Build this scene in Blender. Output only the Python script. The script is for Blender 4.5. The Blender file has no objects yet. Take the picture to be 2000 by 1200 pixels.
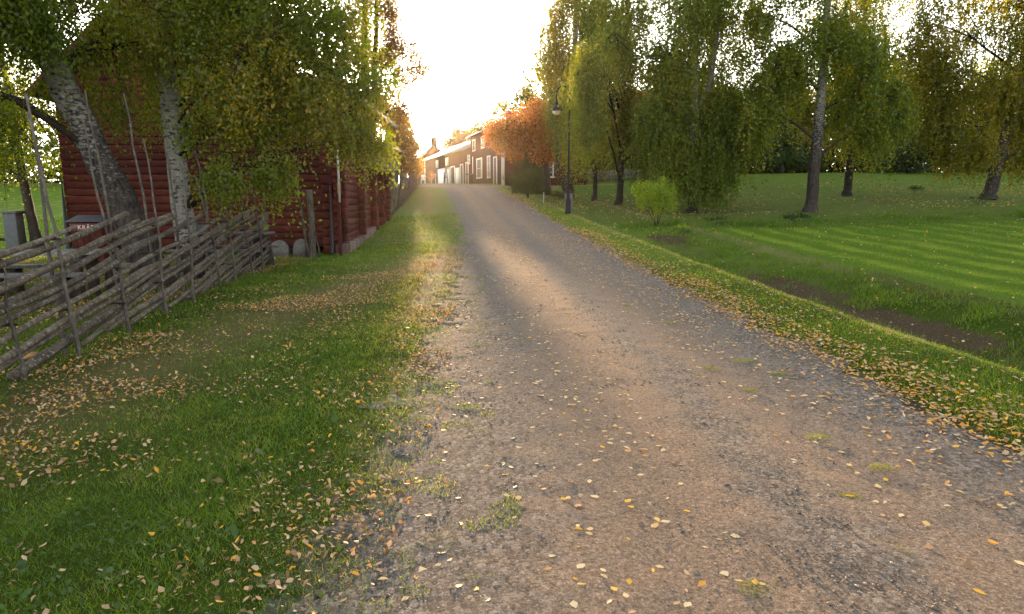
import bpy, math, random
import numpy as np
from mathutils import Vector, Matrix

R = math.radians
rng = np.random.default_rng(7)
random.seed(7)
S = bpy.context.scene
COL = S.collection

# ------------------------------------------------------------------ camera
F_PX, PITCH, CAMH = 1250.0, R(9.3), 1.6
cam_d = bpy.data.cameras.new('camera')
cam_d.sensor_width = 36.0
cam_d.lens = F_PX / 2000 * 36
cam_d.clip_start = 0.05
cam_d.clip_end = 2000
cam = bpy.data.objects.new('camera', cam_d)
COL.objects.link(cam)
cam.location = (0, 0, CAMH)
cam.rotation_euler = (R(90) - PITCH, 0, 0)
S.camera = cam

# ------------------------------------------------------------------ world, sun, exposure
SUN_EL, SUN_AZ = R(6.6), R(-7.4)          # azimuth from +Y towards +X
w = bpy.data.worlds.new('World')
S.world = w
w.use_nodes = True
nt = w.node_tree
for n in list(nt.nodes):
    nt.nodes.remove(n)
sky = nt.nodes.new('ShaderNodeTexSky')
sky.sky_type = 'NISHITA'
sky.sun_disc = False
sky.sun_elevation = SUN_EL
sky.sun_rotation = SUN_AZ
sky.air_density = 1.0
sky.dust_density = 3.0
sky.ozone_density = 1.0
hs = nt.nodes.new('ShaderNodeHueSaturation')
hs.inputs['Saturation'].default_value = 0.28
bg = nt.nodes.new('ShaderNodeBackground')
bg.inputs['Strength'].default_value = 0.15
ow = nt.nodes.new('ShaderNodeOutputWorld')
nt.links.new(sky.outputs[0], hs.inputs['Color'])
nt.links.new(hs.outputs[0], bg.inputs['Color'])
nt.links.new(bg.outputs[0], ow.inputs['Surface'])

sd = bpy.data.lights.new('sun', 'SUN')
sd.energy = 3.8
sd.angle = R(0.55)
sd.color = (1.0, 0.64, 0.34)
sun = bpy.data.objects.new('sun', sd)
COL.objects.link(sun)
sdir = Vector((math.sin(SUN_AZ) * math.cos(SUN_EL), math.cos(SUN_AZ) * math.cos(SUN_EL), math.sin(SUN_EL)))
sun.rotation_euler = sdir.to_track_quat('Z', 'Y').to_euler()
sun.location = (0, 0, 40)

S.view_settings.view_transform = 'Standard'
S.view_settings.look = 'None'
S.view_settings.gamma = 1.0
S.view_settings.exposure = 2.85
S.render.engine = 'CYCLES'
S.cycles.max_bounces = 6
S.cycles.diffuse_bounces = 3
S.cycles.transmission_bounces = 4
S.cycles.volume_bounces = 0
S.cycles.sample_clamp_indirect = 6

# ------------------------------------------------------------------ helpers
def tag(o, label=None, cat=None, group=None, kind=None):
    if label: o['label'] = label
    if cat: o['category'] = cat
    if group: o['group'] = group
    if kind: o['kind'] = kind
    return o

def empty(name, loc, label=None, cat=None, group=None, rz=0):
    o = bpy.data.objects.new(name, None)
    o.empty_display_size = 0.2
    COL.objects.link(o)
    o.location = loc
    o.rotation_euler = (0, 0, rz)
    tag(o, label, cat, group)
    return o

class MB:
    def __init__(s):
        s.V, s.F, s.n = [], [], 0
        s.A = []
    def add(s, V, F, a=None):
        V = np.asarray(V, float).reshape(-1, 3)
        F = np.asarray(F, int)
        s.V.append(V); s.F.append(F + s.n); s.n += len(V)
        s.A.append(np.zeros(len(V)) if a is None else np.broadcast_to(np.asarray(a, float), (len(V),)))
        return s
    def box(s, c, d, rz=0, tilt=None):
        x, y, z = d[0] / 2, d[1] / 2, d[2] / 2
        V = np.array([[-x,-y,-z],[x,-y,-z],[x,y,-z],[-x,y,-z],[-x,-y,z],[x,-y,z],[x,y,z],[-x,y,z]])
        if tilt is not None:
            V = V @ np.array(Matrix.Rotation(tilt[0], 3, tilt[1])).T
        if rz:
            cz, sz = math.cos(rz), math.sin(rz)
            V = V @ np.array([[cz,-sz,0],[sz,cz,0],[0,0,1]]).T
        s.add(V + np.array(c), [[0,3,2,1],[4,5,6,7],[0,1,5,4],[1,2,6,5],[2,3,7,6],[3,0,4,7]], rng.random())
        return s
    def hexa(s, P):
        s.add(P, [[0,3,2,1],[4,5,6,7],[0,1,5,4],[1,2,6,5],[2,3,7,6],[3,0,4,7]], rng.random())
        return s
    def tube(s, P, r, sides=8, cap=True, rough=0.0, attr=None):
        P = np.asarray(P, float); n = len(P)
        r = np.broadcast_to(np.asarray(r, float), (n,))
        T = np.gradient(P, axis=0)
        T /= np.linalg.norm(T, axis=1)[:, None] + 1e-9
        up = np.array([0, 0, 1.0]) if abs(T[0][2]) < 0.8 else np.array([1.0, 0, 0])
        A = np.cross(T, up); A /= np.linalg.norm(A, axis=1)[:, None] + 1e-9
        B = np.cross(T, A)
        th = np.arange(sides) * 2 * math.pi / sides
        rr = r[:, None] * (1 + rough * rng.uniform(-1, 1, (n, sides)))
        V = P[:, None, :] + rr[:, :, None] * (np.cos(th)[None, :, None] * A[:, None, :] + np.sin(th)[None, :, None] * B[:, None, :])
        i = np.arange(n - 1)[:, None] * sides; j = np.arange(sides)[None, :]; k = (j + 1) % sides
        Fq = np.stack([i + j, i + k, i + sides + k, i + sides + j], -1).reshape(-1, 4)
        a = None
        if attr is not None:
            a = np.repeat(np.broadcast_to(attr, (n,)), sides)
        base = s.n
        s.add(V.reshape(-1, 3), Fq, a)
        if cap:
            s.F.append(np.array([list(range(base + sides - 1, base - 1, -1))]))
            s.F.append(np.array([list(range(base + (n - 1) * sides, base + n * sides))]))
        return s
    def lathe(s, prof, c, sides=16):
        P = [(c[0], c[1], c[2] + z) for _, z in prof]
        P = np.array(P, float); r = [p[0] for p in prof]
        n = len(P); th = np.arange(sides) * 2 * math.pi / sides
        V = P[:, None, :] + np.array(r)[:, None, None] * np.stack([np.cos(th), np.sin(th), 0 * th], -1)[None]
        i = np.arange(n - 1)[:, None] * sides; j = np.arange(sides)[None, :]; k = (j + 1) % sides
        s.add(V.reshape(-1, 3), np.stack([i + j, i + k, i + sides + k, i + sides + j], -1).reshape(-1, 4))
        return s
    def build(s, name, mat, parent=None, smooth=False, face_rnd=False, vattr=None, origin=None, bevel=0):
        V = np.concatenate(s.V)
        if parent is not None:
            pl = np.array(parent_world(parent))
            V = V - pl
        elif origin is not None:
            V = V - np.array(origin)
        groups = [f for f in s.F if len(f)]
        lt = np.concatenate([np.full(len(f), f.shape[1]) for f in groups])
        li = np.concatenate([f.reshape(-1) for f in groups])
        me = bpy.data.meshes.new(name)
        me.vertices.add(len(V)); me.vertices.foreach_set('co', V.astype(np.float32).ravel())
        me.loops.add(len(li)); me.loops.foreach_set('vertex_index', li.astype(np.int32))
        me.polygons.add(len(lt))
        ls = np.concatenate([[0], np.cumsum(lt)[:-1]])
        me.polygons.foreach_set('loop_start', ls.astype(np.int32))
        me.polygons.foreach_set('loop_total', lt.astype(np.int32))
        if smooth:
            me.polygons.foreach_set('use_smooth', np.ones(len(lt), bool))
        if face_rnd is not False:
            a = me.attributes.new('rnd', 'FLOAT', 'FACE')
            v = rng.random(len(lt)) if face_rnd is True else np.asarray(face_rnd)
            a.data.foreach_set('value', v.astype(np.float32))
        else:
            a = me.attributes.new('tone', 'FLOAT', 'POINT')
            a.data.foreach_set('value', np.concatenate(s.A).astype(np.float32))
        if vattr:
            for k, v in vattr.items():
                a = me.attributes.new(k, 'FLOAT', 'POINT')
                a.data.foreach_set('value', np.asarray(v, np.float32).ravel())
        me.update(calc_edges=True)
        me.validate()
        if mat: me.materials.append(mat)
        o = bpy.data.objects.new(name, me)
        COL.objects.link(o)
        if parent is not None: o.parent = parent
        elif origin is not None: o.location = origin
        if bevel:
            b = o.modifiers.new('bevel', 'BEVEL'); b.width = bevel; b.segments = 2; b.limit_method = 'ANGLE'
        return o

def parent_world(p):
    v = Vector((0, 0, 0))
    while p is not None:
        v = v + p.location
        p = p.parent
    return v

def sstep(a, b, x):
    t = np.clip((x - a) / (b - a), 0, 1)
    return t * t * (3 - 2 * t)

# value noise for layout
_ng = rng.random((256, 256))
def vnoise(x, y, s=1.0, o=0):
    x = np.asarray(x, float) * s + 37.1 + o; y = np.asarray(y, float) * s + 11.7 + o * 1.7
    xi = np.floor(x).astype(int); yi = np.floor(y).astype(int)
    fx = x - xi; fy = y - yi
    fx = fx * fx * (3 - 2 * fx); fy = fy * fy * (3 - 2 * fy)
    g = lambda a, b: _ng[a % 256, b % 256]
    return (g(xi, yi) * (1 - fx) + g(xi + 1, yi) * fx) * (1 - fy) + (g(xi, yi + 1) * (1 - fx) + g(xi + 1, yi + 1) * fx) * fy

# ------------------------------------------------------------------ terrain
def smooth_table(pts):
    p = np.array(pts, float)
    t = np.arange(p[0, 0], p[-1, 0] + 0.25, 0.25)
    v = np.interp(t, p[:, 0], p[:, 1])
    k = np.hanning(23); k /= k.sum()
    vp = np.concatenate([np.full(11, v[0]), v, np.full(11, v[-1])])
    v = np.convolve(vp, k, 'valid')
    return lambda y: np.interp(y, t, v)

ZR = smooth_table([(-30, 0), (5, 0), (10, .05), (16, .22), (24, .60), (31, .99), (40, 1.65), (50, 2.45), (55, 2.85), (60, 3.2), (70, 3.6), (90, 4.0), (130, 4.4), (400, 6)])
XR = smooth_table([(-30, 3.45), (2, 3.45), (4, 3.3), (10, 3.1), (16, 2.8), (25, 2.1), (31, 1.5), (40, .55), (50, -.9), (56, -1.9), (70, -4), (400, -40)])
XL = smooth_table([(-30, -.55), (2, -.55), (5, -.55), (10, -.85), (16, -1.2), (25, -1.95), (31, -2.55), (40, -3.6), (50, -5.0), (56, -6), (70, -8.5), (400, -60)])

def terrain(X, Y):
    X = np.asarray(X, float); Y = np.asarray(Y, float)
    z = ZR(Y)
    d = X - XR(Y)
    ds = 1 - sstep(16, 23.5, Y)
    prof = np.interp(d, [0, .3, 1.2, 1.5, 2.2, 2.8, 4.2, 5.2, 9], [0, .05, .09, .02, -.62, -.74, -.20, -.03, 0])
    z = z + prof * ds + (1 - ds) * np.interp(d, [0, .4, 1.5, 3, 5], [0, .05, .04, -.1, 0])
    z = z + .65 * sstep(4, 26, d) * sstep(8, 28, Y) + .45 * sstep(8, 32, X) * sstep(32, 60, Y)
    dl = XL(Y) - X
    z = z - .16 * sstep(.8, 2.6, dl) * sstep(12, 20, Y) * (1 - sstep(40, 55, Y))
    z = z + .07 * sstep(.2, 2.5, dl) * (1 - sstep(9, 14, Y))
    rough = np.clip(np.minimum(np.abs(d), 9) * 1, 0, 1) * (d > 0) + np.clip(dl, 0, 1) * (dl > 0)
    z = z + rough * (.035 * (vnoise(X, Y, .9) - .5) + .02 * (vnoise(X, Y, 2.7, 5) - .5))
    # mound of cleared earth at the ditch head
    z = z + .12 * np.exp(-((X - 5.0) ** 2 + ((Y - 21) * .8) ** 2) / 1.2)
    return z

def tz(x, y): return float(terrain(np.array([x]), np.array([y]))[0])
def gp(x, y, dz=0.0): return (x, y, tz(x, y) + dz)

def axis(lo, dlo, dhi, hi, step, grow=1.07, cap=6):
    a = list(np.arange(dlo, dhi + 1e-6, step))
    s_ = step; x = a[-1]
    while x < hi:
        s_ = min(s_ * grow, cap); x += s_; a.append(x)
    s_ = step; x = a[0]; b = []
    while x > lo:
        s_ = min(s_ * grow, cap); x -= s_; b.append(x)
    return np.array(b[::-1] + a)

# ------------------------------------------------------------------ material helpers
def mat(name):
    m = bpy.data.materials.new(name); m.use_nodes = True
    t = m.node_tree
    for n in list(t.nodes): t.nodes.remove(n)
    return m, t

class N:
    def __init__(s, t): s.t = t
    def __call__(s, typ, ins=None, **kw):
        n = s.t.nodes.new('ShaderNode' + typ)
        for k, v in kw.items(): setattr(n, k, v)
        for k, v in (ins or {}).items():
            if isinstance(v, bpy.types.NodeSocket): s.t.links.new(v, n.inputs[k])
            else: n.inputs[k].default_value = v
        return n
    def ramp(s, fac, stops, interp='LINEAR'):
        n = s.t.nodes.new('ShaderNodeValToRGB'); n.color_ramp.interpolation = interp
        e = n.color_ramp.elements
        e[0].position, e[0].color = stops[0][0], (*stops[0][1], 1)
        e[1].position, e[1].color = stops[-1][0], (*stops[-1][1], 1)
        for p, c in stops[1:-1]:
            x = e.new(p); x.color = (*c, 1)
        s.t.links.new(fac, n.inputs[0]); return n.outputs[0]
    def mix(s, f, a, b, bt='MIX'):
        n = s.t.nodes.new('ShaderNodeMix'); n.data_type = 'RGBA'; n.blend_type = bt
        for i, v in ((0, f), (6, a), (7, b)):
            if isinstance(v, bpy.types.NodeSocket): s.t.links.new(v, n.inputs[i])
            else: n.inputs[i].default_value = (*v, 1) if isinstance(v, tuple) and len(v) == 3 else v
        return n.outputs[2]
    def noise(s, scale, detail=3, rough=.55, vec=None, dist=0):
        ins = {'Scale': scale, 'Detail': detail, 'Roughness': rough, 'Distortion': dist}
        if vec is not None: ins['Vector'] = vec
        return s('TexNoise', ins).outputs[0]
    def math(s, op, a, b=0.0, c=None):
        n = s.t.nodes.new('ShaderNodeMath'); n.operation = op
        for i, v in enumerate((a, b) if c is None else (a, b, c)):
            if isinstance(v, bpy.types.NodeSocket): s.t.links.new(v, n.inputs[i])
            else: n.inputs[i].default_value = v
        return n.outputs[0]
    def mr(s, v, a, b, c=0.0, d=1.0):
        n = s('MapRange', {0: v, 1: a, 2: b, 3: c, 4: d}); return n.outputs[0]
    def geo(s): return s('NewGeometry').outputs['Position']
    def obj(s): return s('TexCoord').outputs['Object']
    def map(s, vec, sc):
        return s('Mapping', {'Vector': vec, 'Scale': sc}).outputs[0]
    def attr(s, name): return s('Attribute', attribute_name=name).outputs['Fac']
    def bump(s, h, st, dist=.02, normal=None):
        ins = {'Height': h, 'Strength': st, 'Distance': dist}
        if normal is not None: ins['Normal'] = normal
        return s('Bump', ins).outputs[0]
    def out(s, col, rough=.9, normal=None, spec=.3, metallic=0.0, **kw):
        ins = {'Base Color': col if isinstance(col, bpy.types.NodeSocket) else (*col, 1), 'Roughness': rough, 'Specular IOR Level': spec, 'Metallic': metallic}
        if normal is not None: ins['Normal'] = normal
        ins.update(kw)
        b = s('BsdfPrincipled', ins)
        o = s('OutputMaterial'); s.t.links.new(b.outputs[0], o.inputs[0]); return b

def leaf_mat(name, stops, trans=.5, rough=.6, tint=(1, 1, 1)):
    m, t = mat(name); n = N(t)
    c = n.ramp(n.attr('rnd'), stops)
    tc = n.mix(1.0, c, (1.9, 1.7, .6), 'MULTIPLY')
    d = n('BsdfDiffuse', {'Color': c, 'Roughness': .5})
    tr = n('BsdfTranslucent', {'Color': tc})
    g = n('BsdfGlossy', {'Color': (1, 1, 1, 1), 'Roughness': .45})
    a = n('MixShader', {0: trans, 1: d.outputs[0], 2: tr.outputs[0]})
    b = n('MixShader', {0: .02, 1: a.outputs[0], 2: g.outputs[0]})
    o = n('OutputMaterial'); t.links.new(b.outputs[0], o.inputs[0])
    return m

M = {}
G0, G1, G2, Y1, Y2 = (.045, .078, .007), (.085, .13, .010), (.15, .185, .014), (.38, .27, .015), (.42, .27, .03)
M['leaf_birch_near'] = leaf_mat('birch_leaf_near', [(0, G0), (.35, G1), (.7, G2), (.86, (.17, .15, .02)), (1, Y1)], .55)
M['leaf_birch'] = leaf_mat('birch_leaf', [(0, (.038, .070, .008)), (.4, (.085, .130, .012)), (.68, (.155, .19, .017)), (.85, (.27, .23, .018)), (1, (.40, .26, .02))], .45)
M['leaf_yellowing'] = leaf_mat('yellowing_leaf', [(0, (.05, .075, .008)), (.4, (.10, .125, .011)), (.7, (.20, .18, .015)), (1, (.40, .26, .022))], .45)
M['leaf_gold'] = leaf_mat('golden_leaf', [(0, (.06, .05, .012)), (.5, (.16, .11, .02)), (1, (.4, .22, .03))], .5)
M['leaf_orange'] = leaf_mat('orange_leaf', [(0, (.10, .035, .012)), (.4, (.22, .075, .018)), (.75, (.4, .15, .02)), (1, (.55, .3, .03))], .5)
M['leaf_dark'] = leaf_mat('dark_leaf', [(0, (.014, .025, .007)), (.6, (.032, .05, .012)), (1, (.07, .08, .016))], .35)
M['leaf_lime'] = leaf_mat('lime_leaf', [(0, (.09, .17, .010)), (.5, (.18, .27, .012)), (1, (.34, .35, .02))], .38)
M['leaf_conifer'] = leaf_mat('conifer_leaf', [(0, (.016, .035, .008)), (1, (.05, .085, .015))], .3)
M['ground_leaf'] = leaf_mat('fallen_leaf', [(0, (.12, .07, .04)), (.25, (.26, .16, .085)), (.5, (.44, .32, .18)), (.68, (.50, .30, .15)), (.76, (.55, .23, .03)), (.88, (.62, .36, .03)), (1, (.58, .48, .32))], .12)
M['blade'] = leaf_mat('grass_blade', [(0, (.028, .066, .006)), (.5, (.085, .160, .010)), (.82, (.15, .225, .016)), (.93, (.19, .20, .04)), (1, (.30, .25, .10))], .4)
M['blade_bright'] = leaf_mat('verge_blade', [(0, (.06, .105, .008)), (.5, (.125, .195, .014)), (.86, (.20, .27, .022)), (1, (.38, .36, .12))], .45)
M['clover'] = leaf_mat('clover_leaf', [(0, (.03, .065, .010)), (1, (.06, .12, .018))], .35)

def m_ground():
    m, t = mat('ground'); n = N(t)
    P = n.geo()
    lat = n.attr('latd'); dirt = n.attr('dirt'); lawn = n.attr('lawn'); dry = n.attr('dry')
    big = n.noise(.35, 4, .6, P); mid = n.noise(2.2, 5, .6, P); fine = n.noise(28, 5, .7, P); vf = n.noise(120, 3, .7, P)
    g = n.ramp(n.math('ADD', n.math('MULTIPLY', mid, .5), n.math('MULTIPLY', fine, .5)), [(.30, (.028, .050, .008)), (.5, (.068, .110, .014)), (.7, (.13, .175, .025))])
    g = n.mix(n.mr(big, .4, .75, 0, .45), g, (.085, .105, .03))
    # mown stripes on the lawn
    wv = n.math('SINE', n.math('ADD', n.math('MULTIPLY', lat, 5.6), n.math('ADD', n.math('MULTIPLY', mid, 3.2), n.math('MULTIPLY', big, 7.0))))
    wv = n.math('ADD', n.math('MULTIPLY', wv, .95), n.math('MULTIPLY', n.math('SINE', n.math('ADD', n.math('MULTIPLY', lat, 2.1), n.math('MULTIPLY', big, 16.0))), .35))
    stripe = n.math('MULTIPLY', n.mr(wv, -.3, .9, 0, 1), n.mr(n.noise(.7, 4, .65, P), .38, .62, .0, 1))
    lg = n.mix(stripe, (.075, .135, .014), (.17, .235, .026))
    lg = n.mix(.5, lg, n.mix(1.0, lg, n.ramp(fine, [(.3, (.35, .35, .35)), (.7, (1.5, 1.5, 1.4))]), 'MULTIPLY'))
    g = n.mix(lawn, g, lg)
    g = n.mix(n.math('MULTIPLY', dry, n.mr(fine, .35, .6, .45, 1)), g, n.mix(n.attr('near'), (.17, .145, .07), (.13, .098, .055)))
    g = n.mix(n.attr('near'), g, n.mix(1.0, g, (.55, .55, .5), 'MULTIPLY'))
    soil = n.ramp(n.math('ADD', n.math('MULTIPLY', fine, .6), n.math('MULTIPLY', vf, .4)), [(.3, (.022, .016, .010)), (.5, (.062, .045, .028)), (.75, (.16, .125, .08))])
    gv = n.ramp(vf, [(.3, (.05, .047, .045)), (.5, (.13, .118, .105)), (.7, (.26, .235, .20))])
    soil = n.mix(n.attr('grav'), soil, gv)
    f = n.mr(n.math('ADD', dirt, n.math('MULTIPLY', n.math('SUBTRACT', n.noise(9, 4, .65, P), .5), .9)), .35, .65, 0, 1)
    c = n.mix(f, g, soil)
    h = n.math('ADD', n.math('MULTIPLY', fine, .7), n.math('MULTIPLY', vf, .4))
    n.out(c, 1.0, n.bump(h, .8, .05), .03)
    return m
M['ground'] = m_ground()

def m_road(name, yard=False):
    m, t = mat(name); n = N(t)
    P = n.geo(); u = n.attr('ulat')
    big = n.noise(.6, 4, .6, P); mid = n.noise(4, 5, .65, P); fine = n.noise(45, 5, .75, P)
    vo = n('TexVoronoi', {'Vector': P, 'Scale': 42.0, 'Randomness': 1.0}, feature='F1')
    vo2 = n('TexVoronoi', {'Vector': P, 'Scale': 22.0, 'Randomness': 1.0}, feature='F1')
    sand = n.ramp(fine, [(.3, (.088, .066, .051)), (.5, (.175, .132, .099)), (.72, (.30, .235, .18))])
    grit = n.ramp(n.math('ADD', n.math('MULTIPLY', vo.outputs['Color'], .55), n.math('MULTIPLY', fine, .4)), [(.2, (.048, .044, .040)), (.5, (.118, .106, .095)), (.8, (.23, .21, .19))])
    # worn sandy wheel tracks, loose grey grit between and along the edges; right lane greyer, partly shade painted into the colour
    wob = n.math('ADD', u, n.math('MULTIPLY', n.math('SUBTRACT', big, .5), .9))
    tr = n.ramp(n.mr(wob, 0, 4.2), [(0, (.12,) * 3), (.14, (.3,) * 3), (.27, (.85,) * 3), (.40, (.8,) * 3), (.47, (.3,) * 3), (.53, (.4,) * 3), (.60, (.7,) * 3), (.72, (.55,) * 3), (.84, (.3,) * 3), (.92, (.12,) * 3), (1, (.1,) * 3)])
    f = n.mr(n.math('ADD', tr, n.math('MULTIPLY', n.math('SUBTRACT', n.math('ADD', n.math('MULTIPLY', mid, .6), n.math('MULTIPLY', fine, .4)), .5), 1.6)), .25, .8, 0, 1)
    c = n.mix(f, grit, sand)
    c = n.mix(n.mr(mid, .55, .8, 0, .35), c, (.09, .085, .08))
    c = n.mix(.6, c, n.mix(1.0, c, n.ramp(n.noise(120, 4, .85, P), [(.34, (.22, .22, .24)), (.5, (1, 1, 1)), (.66, (2.3, 2.2, 2.0))]), 'MULTIPLY'))
    c = n.mix(n.mr(vo.outputs['Distance'], .0, .3, .8, 0), c, n.ramp(vo2.outputs['Color'], [(.2, (.05, .045, .045)), (.8, (.42, .36, .30))]))
    h = n.math('ADD', n.math('MULTIPLY', fine, .6), n.math('SUBTRACT', .6, vo.outputs['Distance']))
    h2 = n.math('SUBTRACT', .5, vo2.outputs['Distance'])
    gr2 = n.noise(260, 3, .8, P)
    nb = n.bump(h2, .12, .012, n.bump(n.math('ADD', h, gr2), .8, .008))
    n.out(c, 1.0, nb, .02)
    return m
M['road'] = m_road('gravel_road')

def m_wood(name, c0, c1, c2, sc=(1, 1, 1), rough=.85, lich=0.0, bump=.5, detail=18):
    m, t = mat(name); n = N(t); P = n.obj()
    a = n.noise(detail, 5, .65, n.map(P, sc)); b = n.noise(3, 3, .6, P)
    c = n.ramp(n.math('ADD', n.math('MULTIPLY', a, .7), n.math('MULTIPLY', b, .3)), [(.3, c0), (.5, c1), (.7, c2)])
    tn = n.attr('tone')
    c = n.mix(.55, c, n.mix(1.0, c, n.ramp(tn, [(0, (.55, .55, .57)), (1, (1.35, 1.3, 1.25))]), 'MULTIPLY'))
    if lich:
        l = n.noise(22, 4, .7, P)
        c = n.mix(n.mr(l, .56, .66, 0, lich), c, (.27, .29, .24))
        l2 = n.noise(14, 3, .7, n.map(P, (1.3, 1, 1.1)))
        c = n.mix(n.mr(l2, .60, .68, 0, lich), c, (.025, .022, .02))
    n.out(c, rough, n.bump(a, bump, .01), .2)
    return m
M['rail'] = m_wood('weathered_rail', (.034, .025, .018), (.095, .075, .056), (.20, .165, .13), (1, 1, 1), lich=.75)
M['pole'] = m_wood('weathered_pole', (.04, .033, .027), (.085, .072, .060), (.16, .142, .122), (2, 2, .4), lich=.35)
M['greywood'] = m_wood('grey_wood', (.07, .063, .058), (.15, .14, .13), (.26, .25, .24), (3, 3, .5))
M['board'] = m_wood('grey_board', (.055, .047, .04), (.11, .096, .082), (.19, .17, .15), (3, 3, .25))
M['red'] = m_wood('red_paint', (.036, .010, .008), (.090, .020, .013), (.165, .052, .036), (.35, .35, 7), bump=1.0)
M['redfar'] = m_wood('red_paint_far', (.050, .015, .009), (.075, .020, .012), (.115, .03, .018), (6, 6, .4), bump=.4)
M['brownwood'] = m_wood('brown_wood', (.06, .03, .016), (.12, .06, .03), (.2, .11, .06), (3, 3, .5))
M['white'] = m_wood('white_paint', (.55, .54, .5), (.72, .71, .68), (.82, .81, .78), (2, 2, .5), .6, bump=.1)
M['stone'] = m_wood('grey_stone', (.08, .072, .065), (.15, .14, .13), (.24, .225, .21), (1, 1, 1), bump=.8, lich=.35)
M['paleroof'] = m_wood('pale_roof', (.20, .17, .15), (.30, .26, .23), (.38, .33, .29), (4, .6, 1), .6)
M['darkroof'] = m_wood('dark_roof', (.03, .026, .024), (.06, .05, .045), (.10, .085, .075), (1, 5, 5), .8)
M['redroof'] = m_wood('red_tile', (.16, .04, .035), (.26, .07, .06), (.34, .11, .09), (5, 5, 1), .8)
M['cutwood'] = m_wood('cut_wood', (.35, .17, .07), (.5, .27, .11), (.6, .36, .17), (1, 1, 1), .8, bump=.2)
M['foundation'] = m_wood('foundation', (.07, .05, .045), (.13, .09, .08), (.2, .15, .13), (1, 1, 1), .95, bump=1)

def m_bark(name, white, dark_base=1.6, amt=1.0):
    m, t = mat(name); n = N(t); P = n.obj(); h = n.attr('tone')
    a = n.noise(5, 5, .7, n.map(P, (1.6, 1.6, 4.5)), .4)
    b = n.noise(16, 4, .7, n.map(P, (1, 1, .35)))
    w_ = n.ramp(b, [(.3, tuple(x * .6 for x in white)), (.6, white)])
    dk = n.ramp(b, [(.35, (.012, .010, .009)), (.65, (.075, .06, .05))])
    thr = n.mr(h, 0, dark_base, .22, .56)
    f = n.mr(n.math('SUBTRACT', a, thr), -.03, .05, 0, amt)
    c = n.mix(f, w_, dk)
    n.out(c, .8, n.bump(n.math('ADD', b, n.math('MULTIPLY', f, -.3)), .9, .03), .2)
    return m
M['bark_near'] = m_bark('birch_bark_near', (.25, .23, .195), 3.6)
M['bark_pale'] = m_bark('birch_bark_pale', (.34, .315, .275), 1.0)
M['bark'] = m_bark('birch_bark', (.27, .25, .22), 5.5)
M['bark_dark'] = m_wood('dark_bark', (.018, .014, .011), (.045, .036, .028), (.09, .072, .058), (2, 2, .4), bump=1)
M['twig'] = m_wood('twig', (.02, .014, .010), (.04, .028, .02), (.07, .05, .035))

def m_plain(name, col, rough=.5, metallic=0, spec=.4):
    m, t = mat(name); n = N(t)
    f = n.noise(7, 4, .6, n.obj())
    c = n.mix(1.0, col, n.ramp(f, [(.3, (.8, .8, .8)), (.7, (1.12, 1.12, 1.12))]), 'MULTIPLY')
    n.out(c, rough, None, spec, metallic); return m
M['blackmetal'] = m_plain('black_metal', (.014, .015, .016), .7, 0, .2)
M['pipe'] = m_plain('dark_pipe', (.022, .021, .022), .5)
M['greymetal'] = m_plain('grey_metal', (.12, .128, .13), .7, 0, .2)
M['globe'] = m_plain('globe_plastic', (.75, .62, .36), .25)
M['lid'] = m_plain('bin_lid', (.035, .038, .045), .6)
M['signred'] = m_plain('sign_red', (.20, .035, .03), .6)
M['letter'] = m_plain('letter_white', (.75, .68, .64), .6)
def m_glass():
    m, t = mat('window_glass'); n = N(t)
    n.out((.05, .055, .06), .08, None, .8); return m
M['glass'] = m_glass()

# ------------------------------------------------------------------ ground sheet
xs = axis(-420, -9, 10.5, 420, .09, 1.08, 14)
ys = axis(-30, .6, 17, 640, .09, 1.05, 14)
GX, GY = np.meshgrid(xs, ys)
GZ = terrain(GX, GY)
latR = GX - XR(GY); latL = XL(GY) - GX
onroad = (latR < -.12) & (latL < -.12) & (GY < 62)
GZ = GZ - .045 * sstep(.10, .45, -latR) * sstep(.5, .95, -latL) * (1 - sstep(60, 62, GY))

def dry_amt(X, Y):
    c = -3.15 - .35 * np.sin(Y * .35)
    c = np.where(Y > 12, c + (Y - 12) * .28, c)
    a = np.exp(-((X - c) / .85) ** 2) * sstep(2.0, 4.5, Y) * (1 - sstep(15, 19, Y))
    bl = np.exp(-((X + 1.9 + .1 * np.sin(Y)) / .5) ** 2) * sstep(8, 10.5, Y) * (1 - sstep(15, 18, Y))
    b = np.exp(-((X - 1) / 100) ** 2) * (X < -5.2) * .45 * (Y < 17)
    return np.clip(a * .9 + b + bl * .2, 0, 1)

def dirt_amt(X, Y):
    d = X - XR(Y); dl = XL(Y) - X
    a = np.interp(d, [-.2, 0, .06, .16], [.7, .5, .25, 0]) * (d > -.3)
    l = np.interp(dl, [-.3, 0, .5, 1.15], [1, .70, .34, 0]) * (dl > -.4) * (1 - sstep(17, 24, Y) * .75)
    sp = .85 * np.exp(-((dl - .55) / .22) ** 2) * sstep(8.5, 10, Y) * (1 - sstep(15, 18, Y))
    dit = np.interp(d, [1.75, 2.0, 3.5, 4.05], [0, .95, .95, 0]) * (1 - sstep(12, 24, Y) * .8) * (Y < 25) * np.clip(.42 + 1.1 * vnoise(X, Y, .8, 9) + .5 * (vnoise(X, Y, 2.6, 19) - .5), 0, 1.1)
    md = .9 * np.exp(-((X - 5.2) ** 2 + ((Y - 21.5) * .8) ** 2) / 1.0)
    un = .25 * dry_amt(X, Y)
    fr = (1 - (onr(X, Y))) 
    return np.clip(np.maximum.reduce([a, l, sp, dit, md, un]), 0, 1) + 0 * fr

def onr(X, Y):
    return ((X > XL(Y)) & (X < XR(Y))).astype(float)

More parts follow.
